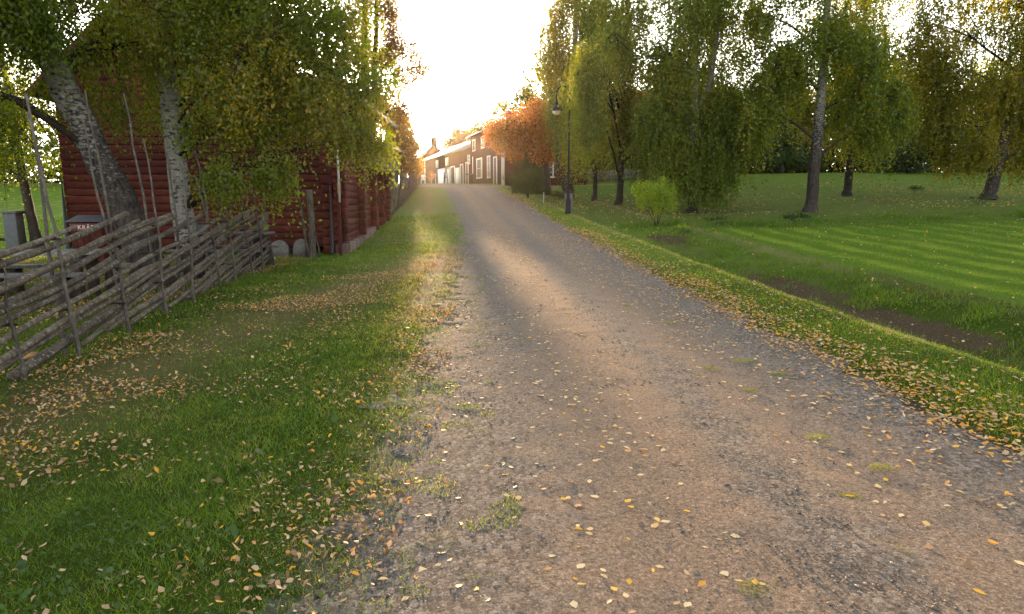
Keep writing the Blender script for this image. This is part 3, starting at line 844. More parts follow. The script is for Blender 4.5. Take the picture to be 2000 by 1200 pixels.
# roof
ov = .45; yo, yn = hy0 - .55, hye + .5
rf = MB(); dz = (RIDGE - EAVE) / hw
for sgn in (-1, 1):
    xe = xm + sgn * (hw + ov); ze = EAVE - dz * ov + .1; zr_ = RIDGE + .1
    rf.hexa([[xm, yo, zr_], [xe, yo, ze], [xe, yn, ze], [xm, yn, zr_], [xm, yo, zr_ + .13], [xe, yo, ze + .13], [xe, yn, ze + .13], [xm, yn, zr_ + .13]] if sgn > 0 else
            [[xe, yo, ze], [xm, yo, zr_], [xm, yn, zr_], [xe, yn, ze], [xe, yo, ze + .13], [xm, yo, zr_ + .13], [xm, yn, zr_ + .13], [xe, yn, ze + .13]])
rf.build('roof', M['darkroof'], house)
bm_ = MB()
for sgn in (-1, 1):
    xe = xm + sgn * (hw + ov + .01); ze = EAVE - dz * ov - .02; zr_ = RIDGE - .02
    a, b = (xm, xe) if sgn > 0 else (xe, xm); za, zb_ = (zr_, ze) if sgn > 0 else (ze, zr_)
    bm_.hexa([[a, yo - .04, za], [b, yo - .04, zb_], [b, yo - .003, zb_], [a, yo - .003, za], [a, yo - .04, za + .22], [b, yo - .04, zb_ + .22], [b, yo - .003, zb_ + .22], [a, yo - .003, za + .22]])
bm_.build('bargeboard', M['red'], house)
# corner downpipes
def pipe(x, y, z0, z1, r=.05, parent=house, kick=.14):
    P = [(x + .02, y - kick - .04, z0 + .0), (x, y - kick * .6, z0 + .05), (x, y, z0 + .18), (x, y, (z0 + z1) / 2), (x, y, z1)]
    MB().tube(P, r, 12, True).build('downpipe', M['pipe'], parent, smooth=True)
pipe(hx1 - .12, hy0 - .30, zb + .06, EAVE)
pipe(hx0 - .02, hy0 - .2, zb + .06, EAVE, .075)
# lower log shed attached further up the slope
zs = tz(-6, 27) - .05
shed = empty('log_shed', (-6.6, 27.5, zs), 'low red log shed with a small lean-to roof beside the tall log house', 'shed')
s0_, s1_ = np.array([-5.55, 25.0]), np.array([-5.95, 29.9])
log_wall(shed, s0_, s1_, zs + .12, zs + 2.35)
log_wall(shed, (-8.2, 25.0), (-5.7, 25.0), zs + .12, zs + 2.35)
log_wall(shed, (-5.95, 29.9), (-8.4, 29.9), zs + .12, zs + 2.35)
for q in (.15, 2.2, 4.7):
    c = s0_ + (s1_ - s0_) / 4.92 * q + np.array([.1, 0])
    stub_column(shed, c, (1, -.08), zs - .05, zs + 2.35, .26, .28)
MB().box((-5.83, 27.4, zs + .02), (.3, 4.7, .4), .08).build('stone_footing', M['foundation'], shed)
rz0, rz1 = zs + 2.3, zs + 3.7
MB().hexa([[-8.3, 24.7, rz1], [-5.0, 24.7, rz0], [-5.4, 30.3, rz0], [-8.6, 30.3, rz1], [-8.3, 24.7, rz1 + .09], [-5.0, 24.7, rz0 + .09], [-5.4, 30.3, rz0 + .09], [-8.6, 30.3, rz1 + .09]]).build('roof', M['darkroof'], shed)
MB().hexa([[-8.3, 24.64, rz1 - .08], [-4.97, 24.64, rz0 - .08], [-4.97, 24.695, rz0 - .08], [-8.3, 24.695, rz1 - .08], [-8.3, 24.64, rz1 + .14], [-4.97, 24.64, rz0 + .14], [-4.97, 24.695, rz0 + .14], [-8.3, 24.695, rz1 + .14]]).build('bargeboard', M['brownwood'], shed)

# weathered board barn behind the far fence
def boards(root, p0, p1, z0a, z0b, zta, ztb, bw=.17, th=.03, matname='board', name='board_wall'):
    p0 = np.array(p0, float); p1 = np.array(p1, float); D = p1 - p0; L = np.linalg.norm(D); D /= L
    m = MB(); n = int(L / bw); ang = math.atan2(D[1], D[0])
    for i in range(n):
        f = (i + .5) / n; c = p0 + D * L * f; za = z0a + (z0b - z0a) * f; zt = zta + (ztb - zta) * f
        off = (.012 if i % 2 else -.012)
        m.box((c[0] - D[1] * off, c[1] + D[0] * off, (za + zt) / 2), (L / n * (1.12 if i % 2 else .96), th, zt - za), ang)
    return m.build(name, M[matname], root)
zc = tz(-8, 34)
barnc = empty('board_barn', (-9.5, 38, zc), 'weathered grey board barn with a brown roof behind the low far fence', 'barn')
c0, c1 = (-6.95, 32.0), (-8.7, 50.0)
boards(barnc, c0, c1, tz(*c0) - .1, tz(*c1) - .1, tz(*c0) + 3.5, tz(*c1) + 3.0, .22)
boards(barnc, (-13.5, 32.0), (-7.0, 32.0), zc - .5, zc - .5, zc + 3.1, zc + 3.3, .22, name='gable_wall')
MB().hexa([[-13.8, 31.4, zc + 6.0], [-6.4, 31.4, zc + 3.2], [-8.2, 50.6, zc + 4.3], [-14.8, 50.6, zc + 6.8], [-13.8, 31.4, zc + 6.12], [-6.4, 31.4, zc + 3.32], [-8.2, 50.6, zc + 4.42], [-14.8, 50.6, zc + 6.92]]).build('roof', M['darkroof'], barnc)
MB().hexa([[-13.5, 31.95, zc + 3.05], [-6.9, 31.95, zc + 3.05], [-6.9, 32.05, zc + 3.05], [-13.5, 32.05, zc + 3.05], [-13.5, 31.95, zc + 5.85], [-6.9, 31.95, zc + 3.3], [-6.9, 32.05, zc + 3.3], [-13.5, 32.05, zc + 5.85]]).build('gable_board', M['board'], barnc)
# tall vertical drying poles further up
stk = empty('pole_stack', gp(-8.75, 53), 'row of tall grey drying poles standing upright past the board barn', 'poles')
for i in range(34):
    y = 50.6 + i * .27; x = -8.85 - (y - 50.6) * .055 + rng.uniform(-.1, .1); z = tz(x, y); h = rng.uniform(1.9, 2.6)
    MB().tube([(x, y, z - .05), (x + rng.uniform(-.06, .06), y, z + h * .5), (x + rng.uniform(-.12, .12), y + rng.uniform(-.1, .1), z + h)], [.05, .045, .03], 6, True, .1, attr=rng.random()).build('pole', M['board'], stk)

# ------------------------------------------------------------------ far farm buildings
def window(root, c, D, w_, h_, panes=(2, 3), fr=.09):
    """c centre on wall face (outer side), D unit direction along wall; normal to the right of D"""
    D = np.array(D); Nn = np.array([D[1], -D[0]]); ang = math.atan2(D[1], D[0])
    f = MB()
    for sx in (-1, 1):
        q = np.array(c[:2]) + D * sx * (w_ / 2) + Nn * .03
        f.box((q[0], q[1], c[2]), (fr, .06, h_ + fr), ang)
    for sz in (-1, 1):
        q = np.array(c[:2]) + Nn * .028
        f.box((q[0], q[1], c[2] + sz * h_ / 2), (w_ + fr * 1.8, .062, fr * .98), ang)
    q = np.array(c[:2]) + Nn * .018
    for i in range(1, panes[0]):
        qq = q + D * (i / panes[0] - .5) * w_
        f.box((qq[0], qq[1], c[2]), (.05 if panes[0] > 2 else .06, .03, h_), ang)
    for i in range(1, panes[1]):
        f.box((q[0], q[1], c[2] + (i / panes[1] - .5) * h_), (w_, .026, .035), ang)
    o = f.build('window', M['white'], root)
    q = np.array(c[:2]) + Nn * .008
    MB().box((q[0], q[1], c[2]), (w_, .012, h_), ang).build('pane', M['glass'], o)
    return o
def panel(root, name, c, D, w_, h_, m_, th=.05, out=.02, frame=None):
    D = np.array(D); Nn = np.array([D[1], -D[0]]); ang = math.atan2(D[1], D[0])
    q = np.array(c[:2]) + Nn * (out + th / 2)
    o = MB().box((q[0], q[1], c[2]), (w_, th, h_), ang).build(name, m_, root)
    if frame:
        f = MB()
        for sx in (-1, 1):
            qq = q + D * sx * (w_ / 2 + .06) + Nn * .02
            f.box((qq[0], qq[1], c[2]), (.12, th + .03, h_ + .1), ang)
        qq = q + Nn * .02
        f.box((qq[0], qq[1], c[2] + h_ / 2 + .11), (w_ + .25, th + .033, .13), ang)
        f.build('frame', frame, o)
    return o

# long barn with pale roof, from near-right corner PB to far-left PA
PB, PA = np.array([-4.35, 70.0]), np.array([-11.9, 90.0])
bd = (PB - PA); bl = np.linalg.norm(bd); bd /= bl; bn = np.array([bd[1], -bd[0]])     # outward normal towards road
zB, zA = tz(*PB), tz(*PA); z0 = zB - .45
barn = empty('long_barn', (PA[0], PA[1], z0), 'long dark red barn with pale roof and white double doors by the hill crest', 'barn')
at_b = lambda f: PA + bd * bl * f
boards(barn, PA, PB, z0 - .3, z0 - .3, z0 + 4.15, z0 + 4.25, .2, .04, 'redfar')
back = bn * -7.5
boards(barn, PA + back, PA, z0 - .3, z0 - .3, z0 + 4.1, z0 + 4.1, .2, .04, 'redfar', name='end_wall')
rg = bn * -3.7
e0 = PA - bd * .4 + bn * .5; e1 = PB + bd * .1 + bn * .5; r0 = PA - bd * .4 + rg; r1 = PB + bd * .1 + rg
k0 = PA - bd * .4 + bn * -8; k1 = PB + bd * .1 + bn * -8
ez, rz_ = z0 + 4.0, z0 + 5.95
MB().hexa([[*e0, ez], [*e1, ez], [*r1, rz_], [*r0, rz_], [*e0, ez + .12], [*e1, ez + .12], [*r1, rz_ + .12], [*r0, rz_ + .12]]).hexa([[*r0, rz_], [*r1, rz_], [*k1, ez], [*k0, ez], [*r0, rz_ + .118], [*r1, rz_ + .118], [*k1, ez + .118], [*k0, ez + .118]]).build('roof', M['paleroof'], barn)
def bc(f, h): p = at_b(f) + bn * .03; return (p[0], p[1], z0 + h)
dbl = panel(barn, 'double_door', bc(.47, 1.15), bd, 5.4, 2.5, M['white'], frame=M['white'])
panel(dbl, 'door_gap', tuple(np.array(bc(.485, 1.45)) + np.array([*bn, 0]) * .06), bd, .5, 1.5, M['darkroof'], .02)
panel(barn, 'dark_door', bc(.22, .95), bd, 2.2, 2.0, M['darkroof'], .02, frame=M['white'])
panel(barn, 'dark_door', bc(.665, 1.2), bd, 1.6, 2.5, M['brownwood'], .02, frame=M['white'])
panel(barn, 'white_hatch', bc(.76, 1.3), bd, 1.6, 2.1, M['white'], .04)
panel(barn, 'dark_door', bc(.84, 1.25), bd, .9, 2.5, M['brownwood'], .02, frame=M['white'])
panel(barn, 'dark_door', bc(.935, 1.3), bd, .8, 2.6, M['brownwood'], .02, frame=M['white'])
panel(barn, 'loft_hatch', bc(.32, 3.25), bd, 1.3, .95, M['white'])
panel(barn, 'loft_hatch', bc(.545, 3.3), bd, 1.3, .95, M['white'])
window(barn, bc(.965, 3.0), bd, .75, .9, (2, 2))
for f in (0.0,):
    p = at_b(f) + bn * .08
    MB().box((p[0], p[1], z0 + 1.9), (.16, .16, 4.2), math.atan2(bd[1], bd[0])).build('corner_board', M['white'], barn)

# two-storey house
PC = np.array([-.75, 58.2])
hd = PC - PB; hl = np.linalg.norm(hd); hd /= hl; hn = np.array([hd[1], -hd[0]])
zh = zB - .35
farm = empty('farmhouse', (PB[0], PB[1], zh), 'two storey dark red farmhouse with white windows partly hidden by the orange tree', 'house')
ab = lambda f: PB + hd * hl * f
boards(farm, PB + hn * .02, PC, zh - .5, zh - .6, zh + 5.3, zh + 5.2, .2, .05, 'redfar')
gr_ = np.array([6.2, 3.4]); grl = np.linalg.norm(gr_); gd = gr_ / grl; gn = np.array([gd[1], -gd[0]])
boards(farm, PC, PC + gr_, zh - .6, zh - .6, zh + 5.2, zh + 5.2, .2, .05, 'redfar', name='end_wall')
boards(farm, PB, PB + gr_ * 1.0, zh - .6, zh - .6, zh + 5.2, zh + 5.2, .2, .05, 'redfar', name='end_wall')
e0 = PB - hd * .3 + hn * .45; e1 = PC + hd * .5 + hn * .45; r0 = PB - hd * .3 + gr_ / 2; r1 = PC + hd * .5 + gr_ / 2; k0 = PB - hd * .3 + gr_ * 1.08; k1 = PC + hd * .5 + gr_ * 1.08
ez, rz_ = zh + 5.1, zh + 6.7
MB().hexa([[*e0, ez], [*e1, ez], [*r1, rz_], [*r0, rz_], [*e0, ez + .12], [*e1, ez + .12], [*r1, rz_ + .12], [*r0, rz_ + .12]]).hexa([[*r0, rz_], [*r1, rz_], [*k1, ez], [*k0, ez], [*r0, rz_ + .118], [*r1, rz_ + .118], [*k1, ez + .118], [*k0, ez + .118]]).build('roof', M['paleroof'], farm)
G_ = PC + gr_ / 2
MB().hexa([[*(PC + gn * .0), zh + 5.1], [*(PC + gr_), zh + 5.1], [*(PC + gr_ - gn * .06), zh + 5.1], [*(PC - gn * .06), zh + 5.1], [*(G_), rz_], [*(G_ + gd * .01), rz_], [*(G_ - gn * .06 + gd * .01), rz_], [*(G_ - gn * .06), rz_]]).build('gable_board', M['redfar'], farm)
MB().box((*(PB + hd * 3.5 + gr_ / 2), rz_ + .35), (.7, .7, 1.1), .3).build('chimney', M['redroof'], farm)
def hc(f, h): p = ab(f) + hn * .03; return (p[0], p[1], zh + h)
window(farm, hc(.12, 4.2), hd, 1.15, 1.1, (3, 2)); window(farm, hc(.42, 4.2), hd, 1.1, 1.1, (3, 2)); window(farm, hc(.72, 4.3), hd, 1.1, 1.1, (3, 2))
panel(farm, 'drain_board', hc(.075, 1.5), hd, .16, 3.2, M['white'], .04)
window(farm, hc(.30, 1.75), hd, 2.1, 1.9, (4, 2), .14); window(farm, hc(.60, 1.7), hd, .95, 2.0, (2, 3), .13)
panel(farm, 'front_door', hc(.80, 1.2), hd, .9, 2.3, M['brownwood'], .04, frame=M['white'])
p = PC + hn * .06
MB().box((p[0], p[1], zh + 2.4), (.24, .24, 5.2), math.atan2(hd[1], hd[0])).build('corner_board', M['white'], farm)
for f in (.72,):
    p = PC + gr_ * f + gn * .03
    window(farm, (p[0], p[1], zh + 1.6), gd, 1.1, 1.5, (2, 3), .12)

# lower red wing right of the farmhouse
W0, W1 = np.array([2.2, 57.4]), np.array([6.6, 58.3])
wdv = (W1 - W0); wl = np.linalg.norm(wdv); wdv /= wl; zw = tz(3.5, 57) - .1
wing = empty('red_cottage', (3.5, 57.5, zw), 'low red cottage with a white window behind the orange tree', 'cottage')
boards(wing, W0, W1, zw - .2, zw - .2, zw + 2.9, zw + 2.9, .2, .05, 'redfar')
bkk = np.array([-.5, 4.5])
boards(wing, W1, W1 + bkk, zw - .2, zw - .2, zw + 2.9, zw + 2.9, .2, .05, 'redfar', name='end_wall')
boards(wing, W0 + bkk, W0, zw - .2, zw - .2, zw + 2.9, zw + 2.9, .2, .05, 'redfar', name='end_wall')
e0, e1 = W0 - wdv * .4 + np.array([.05, -.4]), W1 + wdv * .4 + np.array([.05, -.4]); r0, r1 = W0 - wdv * .4 + bkk / 2, W1 + wdv * .4 + bkk / 2
MB().hexa([[*e0, zw + 2.8], [*e1, zw + 2.8], [*r1, zw + 4.2], [*r0, zw + 4.2], [*e0, zw + 2.9], [*e1, zw + 2.9], [*r1, zw + 4.3], [*r0, zw + 4.3]]).build('roof', M['redroof'], wing)
window(wing, (3.15, 57.55, zw + 1.5), wdv, .95, 1.25, (2, 3), .12)

# gabled house behind the barn
zg_ = 1.9
bh = empty('gabled_house', (-11.5, 104, zg_), 'tall gabled house with a chimney rising behind the long barn roof', 'house')
boards(bh, (-15.2, 99.5), (-8.4, 99.5), zg_, zg_, zg_ + 5.2, zg_ + 5.2, .3, .05, 'redfar')
boards(bh, (-8.4, 99.5), (-8.4, 109), zg_, zg_, zg_ + 5.2, zg_ + 5.2, .3, .05, 'redfar', name='side_wall')
MB().hexa([[-15.2, 99.48, zg_ + 5.2], [-8.4, 99.48, zg_ + 5.2], [-8.4, 99.52, zg_ + 5.2], [-15.2, 99.52, zg_ + 5.2], [-11.85, 99.48, zg_ + 8.1], [-11.75, 99.48, zg_ + 8.1], [-11.75, 99.52, zg_ + 8.1], [-11.85, 99.52, zg_ + 8.1]]).build('gable_board', M['redfar'], bh)
rm_ = MB()
for sg in (-1, 1):
    xe = -11.8 + sg * 3.9; a_, b_ = ((xe, zg_ + 4.9), (-11.8, zg_ + 8.2)) if sg < 0 else ((-11.8, zg_ + 8.2), (xe, zg_ + 4.9))
    rm_.hexa([[a_[0], 99.1, a_[1]], [b_[0], 99.1, b_[1]], [b_[0], 109.4, b_[1]], [a_[0], 109.4, a_[1]], [a_[0], 99.1, a_[1] + .15], [b_[0], 99.1, b_[1] + .15], [b_[0], 109.4, b_[1] + .15], [a_[0], 109.4, a_[1] + .15]])
rm_.build('roof', M['darkroof'], bh)
MB().box((-12.1, 102, zg_ + 8.7), (.9, .9, 1.5)).box((-12.1, 102, zg_ + 9.5), (1.05, 1.05, .14)).build('chimney', M['brownwood'], bh)

# house with pink-red tiles behind the right birches
hz_ = tz(21, 86)
rh = empty('red_roofed_house', (21, 88, hz_), 'house with a pinkish red tiled roof glimpsed through the birch crowns', 'house')
boards(rh, (16, 84), (28, 84), hz_ - .5, hz_ - .5, hz_ + 6.5, hz_ + 6.5, .4, .05, 'board')
MB().hexa([[15.4, 83.4, hz_ + 6.3], [28.6, 83.4, hz_ + 6.3], [28.6, 88.5, hz_ + 11.3], [15.4, 88.5, hz_ + 11.3], [15.4, 83.4, hz_ + 6.45], [28.6, 83.4, hz_ + 6.45], [28.6, 88.5, hz_ + 11.45], [15.4, 88.5, hz_ + 11.45]]).hexa([[15.4, 88.5, hz_ + 11.3], [28.6, 88.5, hz_ + 11.3], [28.6, 93.5, hz_ + 6.3], [15.4, 93.5, hz_ + 6.3], [15.4, 88.5, hz_ + 11.44], [28.6, 88.5, hz_ + 11.44], [28.6, 93.5, hz_ + 6.44], [15.4, 93.5, hz_ + 6.44]]).build('roof', M['redroof'], rh)
# white paling fence seen between the trunks
pf = empty('paling_fence', gp(13, 64), 'pale grey paling fence glimpsed between the slim birch trunks', 'fence')
pm = MB()
for i in range(70):
    x = 6.5 + i * .21; y = 63.5 + .02 * x
    pm.box((x, y, tz(x, y) + .55), (.12, .03, 1.1))
pm.build('paling', M['greywood'], pf)
rl = MB()
for h in (.3, .85):
    rl.hexa([[6.4, 63.68, tz(6.5, 63.6) + h], [21.2, 63.98, tz(21.2, 64) + h], [21.2, 64.03, tz(21.2, 64) + h], [6.4, 63.73, tz(6.5, 63.6) + h], [6.4, 63.68, tz(6.5, 63.6) + h + .09], [21.2, 63.98, tz(21.2, 64) + h + .09], [21.2, 64.03, tz(21.2, 64) + h + .09], [6.4, 63.73, tz(6.5, 63.6) + h + .09]])
rl.build('rail', M['greywood'], pf)

# ------------------------------------------------------------------ trees
def leaf_quads(C, size, down=.6, asp=.62):
    n = len(C)
    d = rng.normal(0, 1, (n, 3)); d[:, 2] -= down * 1.6
    d /= np.linalg.norm(d, axis=1)[:, None] + 1e-9
    q = rng.normal(0, 1, (n, 3)); b = np.cross(d, q); b /= np.linalg.norm(b, axis=1)[:, None] + 1e-9
    s_ = (size * rng.uniform(.65, 1.25, n))[:, None]
    V = np.stack([C - d * s_ * .5, C + b * s_ * asp * .5 - d * s_ * .05, C + d * s_ * .5, C - b * s_ * asp * .5 - d * s_ * .05], 1)
    return V.reshape(-1, 3), np.arange(4 * n).reshape(n, 4)

def curve(a, b, sag=0., n=7, wob=.08):
    a = np.array(a, float); b = np.array(b, float); t = np.linspace(0, 1, n)[:, None]
    L = np.linalg.norm(b - a)
    P = a + (b - a) * t
    P[:, 2] += sag * L * (np.sin(t[:, 0] * math.pi))
    w_ = rng.normal(0, wob * L / n, (n, 3)); w_[0] = 0
    return P + np.cumsum(w_, 0) * np.sin(t * math.pi) ** .5

def tree(name, label, trunks, blobs, nstr, lps, slen, size, lmat, bmat, group=None, cat='tree', droop=1.0, twig_n=300, yellow=None, limb_r=.05, jit=None, crownname='crown', hide_base=None, surf=2.2):
    """trunks: list of (points, radii); blobs: (cx,cy,cz,rx,ry,rz,weight[,tone shift])"""
    base = trunks[0][0][0]
    root = empty(name, (base[0], base[1], base[2]), label, cat, group)
    zb_ = base[2]
    tpts = []
    tm = MB()
    for P, r in trunks:
        P = np.array(P, float); r = np.array(r, float)
        k = max(14, int(np.linalg.norm(P[-1] - P[0]) / .35)); t = np.linspace(0, len(P) - 1, k); i = np.arange(len(P))
        kn = np.hanning(7); kn /= kn.sum()
        Q = np.stack([np.interp(t, i, P[:, j]) for j in range(3)], -1)
        Qp = np.pad(Q, ((3, 3), (0, 0)), 'edge'); Qs = np.stack([np.convolve(Qp[:, j], kn, 'valid') for j in range(3)], -1); Qs[0] = Q[0]; Qs[-1] = Q[-1]
        rr_ = np.interp(t, i, r)
        Qs[:, :2] += np.cumsum(rng.normal(0, .012 * r[0] / .2, (k, 2)), 0) * .5
        tm.tube(Qs, rr_, 14, True, .06, attr=Qs[:, 2] - zb_)
        tpts.append((Qs, rr_))
    tm.build('trunk', bmat, root, smooth=True)
    B = np.array([list(b[:7]) + [b[7] if len(b) > 7 else 0] for b in blobs], float)
    pr = B[:, 6] / B[:, 6].sum()
    # limbs
    lm = MB(); nodes = []
    for b in B:
        Qs, rr_ = min(tpts, key=lambda q: np.min(np.linalg.norm(q[0][:, :2] - b[:2], axis=1)))
        tgt = b[:3]
        dist = np.linalg.norm(Qs[:, :2] - tgt[:2], axis=1)
        want = tgt[2] - .45 * np.median(dist)
        j = int(np.clip(np.argmin(np.abs(Qs[:, 2] - max(want, zb_ + 1.3))), 2, len(Qs) - 1))
        P = curve(Qs[j], tgt + np.array([0, 0, b[5] * .3]), .10, 9)
        r1 = min(rr_[j] * .45, limb_r); lm.tube(P, np.linspace(r1, r1 * .35, 9), 7, False, .06)
        for q in range(5):
            e = tgt + rng.normal(0, .55, 3) * b[3:6]
            k_ = rng.integers(3, 9)
            P2 = curve(P[k_], e, .08, 7); lm.tube(P2, np.linspace(r1 * .4, r1 * .12, 7), 5, False)
            nodes.append(P2[-1]); nodes.append(P2[4])
        nodes.append(P[-1])
    nodes = np.array(nodes)
    # strands
    bi = rng.choice(len(B), nstr, p=pr)
    u = rng.normal(0, 1, (nstr, 3)); u /= np.linalg.norm(u, axis=1)[:, None]
    ncl = 9
    cu_ = rng.normal(0, 1, (len(B), ncl, 3)); cu_ /= np.linalg.norm(cu_, axis=2)[..., None]
    cc = B[:, None, :3] + cu_ * (rng.random((len(B), ncl)) ** .4)[..., None] * B[:, None, 3:6]
    ct = rng.random((len(B), ncl)) * .5
    ci = rng.integers(0, ncl, nstr)
    lo_ = rng.random(nstr) < .16
    st = np.where(lo_[:, None], B[bi, :3] + u * (rng.random(nstr) ** (1 / surf))[:, None] * B[bi, 3:6], cc[bi, ci] + rng.normal(0, .22, (nstr, 3)) * B[bi, 3:6])
    L = rng.uniform(slen[0], slen[1], nstr) * (.6 + .8 * rng.random(nstr) ** 2)
    hd_ = rng.normal(0, .35, (nstr, 3)); hd_[:, :2] += u[:, :2] * .35; hd_[:, 2] = 0
    tt = (np.arange(lps) + .3)[None, :] / lps * np.ones((nstr, 1)); tt = np.clip(tt + rng.normal(0, .5 / lps, tt.shape), 0, 1)
    C = st[:, None, :] + (tt * L[:, None])[..., None] * (hd_[:, None, :] * (1 - .5 * tt[..., None]) + np.array([0, 0, -1.0]) * droop * (tt[..., None] ** .8))
    C += rng.normal(0, jit if jit else size * .9, C.shape)
    cl = rng.random(nstr) * .25 + ct[bi, ci] * .6 + B[bi, 7]
    cx = vnoise(st[:, 0], st[:, 2] + st[:, 1] * .7, .9, 13) * .45
    tone = (np.repeat(cl + cx, lps) * .62 + rng.random(nstr * lps) * .42)
    C = C.reshape(-1, 3)
    ok = C[:, 2] > terrain(C[:, 0], C[:, 1]) + .25
    V_, F_ = leaf_quads(C[ok], size)
    MB().add(V_, F_).build(crownname, lmat, root, face_rnd=np.clip(tone[ok], 0, 1))
    # twigs from limb nodes to strands
    pick = rng.choice(nstr, min(twig_n, nstr), replace=False)
    for s_ in pick:
        nd = nodes[np.argmin(np.linalg.norm(nodes - st[s_], axis=1))]
        P = curve(nd, st[s_], .10, 4, .12)
        e = st[s_] + L[s_] * (hd_[s_] * .5 + np.array([0, 0, -.85 * droop]))
        m_ = (st[s_] + e) / 2 + hd_[s_] * L[s_] * .15
        P = np.vstack([P, m_[None], e[None]])
        tk = limb_r * .12
        lm.tube(P, np.linspace(tk * 1.3, tk * .35, len(P)), 3, False)
    lm.build('branches', M['twig'] if bmat in (M['bark_near'], M['bark_pale']) else M['bark_dark'], root)
    return root

# near leaning birch
b1 = gp(-6.28, 11.3, -.1)
tree('birch_tree', 'thick leaning birch with cracked black and white bark behind the roundpole fence',
     [([b1, (-6.42, 11.25, .65), (-6.62, 11.2, 1.5), (-7.05, 11.1, 2.6), (-7.45, 11.0, 3.7), (-7.75, 10.9, 5.2), (-7.9, 10.8, 8), (-7.7, 10.8, 11.5)], [.38, .285, .255, .225, .20, .17, .12, .04])],
     [(-8.6, 9.9, 4.3, 1.5, 1.2, 1.1, 1.2), (-9.3, 11.6, 4.6, 1.6, 1.4, 1.4, 1.2), (-7.0, 10.0, 5.0, 1.3, 1.1, 1.0, 1.2), (-8.2, 11.0, 5.6, 2.0, 1.6, 1.0, 1.3),
      (-9.9, 12.6, 3.3, 1.3, 1.3, .9, .8), (-8.4, 9.2, 3.3, .9, .8, .6, .5), (-7.4, 12.2, 4.2, 1.0, 1.0, 1.0, .8), (-7.3, 10.2, 4.5, .7, .5, .5, .5), (-10.6, 12, 5.2, 1.5, 1.5, 1.5, .9), (-7.9, 10.8, 8, 2.6, 2.3, 2.2, 1.0), (-7.8, 10.8, 10.5, 1.8, 1.8, 1.6, .5)],
     5600, 15, (.35, 1.0), .066, M['leaf_birch_near'], M['bark_near'], twig_n=900, limb_r=.055, jit=.05)
# near upright birch
b2 = gp(-6.30, 12.55, -.1)
tree('birch_tree', 'upright birch with a paler slimmer trunk just right of the leaning birch',
     [([b2, (-6.30, 12.52, .7), (-6.34, 12.5, 1.8), (-6.38, 12.5, 3.2), (-6.42, 12.5, 5.2), (-6.3, 12.5, 8), (-6.3, 12.5, 11)], [.28, .205, .185, .17, .15, .10, .03])],
     [(-5.7, 12.0, 4.9, 1.2, 1.1, 1.1, 1.0), (-4.9, 11.9, 4.3, 1.1, 1.0, .95, 1.1, .05), (-4.2, 11.6, 4.0, 1.0, .9, .65, 1.0, .42), (-3.6, 12.2, 3.5, .95, .9, .65, 1.0, .12), (-3.0, 12.6, 3.25, .75, .8, .5, .75, .3),
      (-4.8, 11.5, 3.6, .9, .9, .6, .9, .38), (-6.9, 13.4, 3.9, .8, .7, .9, .6), (-4.5, 12.0, 3.15, .8, .8, .4, .5, .1), (-4.4, 12.3, 5.3, 1.3, 1.2, .6, .75), (-3.4, 12.5, 4.6, .9, .9, .55, .6), (-3.5, 12.7, 5.7, .8, .9, .5, .4), (-2.75, 13.0, 2.85, .45, .6, .4, .35, .1),
      (-5.3, 11.6, 2.9, .45, .6, .35, .18), (-4.9, 11.2, 2.1, .4, .5, .3, .25, .05), (-4.15, 11.6, 2.2, .4, .4, .35, .4, .05), (-3.9, 12.1, 5.0, 1.3, 1.1, .8, .9), (-3.8, 12.3, 4.4, 1.0, .8, .6, .8), (-2.9, 12.7, 3.95, .7, .7, .5, .45), (-4.6, 12.3, 5.4, 1.0, .8, .5, .6), (-5.0, 11.6, 5.5, 1.3, 1.1, .8, .9), (-6.2, 12.5, 8, 2.6, 2.4, 2.2, 1.0), (-6.3, 12.5, 10.2, 1.6, 1.6, 1.4, .4)],
     5900, 15, (.3, .85), .066, M['leaf_birch_near'], M['bark_pale'], twig_n=1000, limb_r=.034, jit=.05)

# slim young trees grouped behind the shed, backlit
b3 = gp(-8.0, 36)
tree('birch_tree', 'tall backlit twin trunked birch with sparse bronze leaves near the sun',
     [([b3, (-8.0, 36, 6), (-7.9, 36, 10), (-7.7, 36, 15), (-7.6, 36, 19)], [.28, .24, .18, .11, .03]), ([(-7.9, 36, 3), (-7.4, 35.8, 7), (-7.1, 35.8, 11), (-6.9, 35.8, 17)], [.2, .16, .12, .03])],
     [(-8.5, 36, 9.5, 1.0, 1.0, 1.5, .7), (-7.6, 36, 12, 1.8, 1.6, 2.0, 1.1), (-6.2, 35.8, 11.5, 1.3, 1.2, 1.6, 1.1), (-5.4, 35.8, 9.2, .9, .9, 1.1, .8), (-6.6, 35.8, 9.6, .9, .9, 1.0, .7), (-6.3, 35.8, 7.8, 1.1, 1.0, 1.1, .6), (-5.7, 36, 6.6, .7, .8, .7, .35), (-8.6, 36, 7.4, .9, 1, .9, .6), (-7.3, 36, 9.6, 1.2, 1, 1.2, .8), (-7.5, 36, 15.5, 1.8, 1.8, 2.2, .8), (-9, 36, 12.5, 1.2, 1.2, 1.4, .4)],
     3600, 13, (.4, 1.1), .10, M['leaf_gold'], M['bark_dark'], twig_n=600, limb_r=.08, jit=.12)
b4 = gp(-10.0, 52)
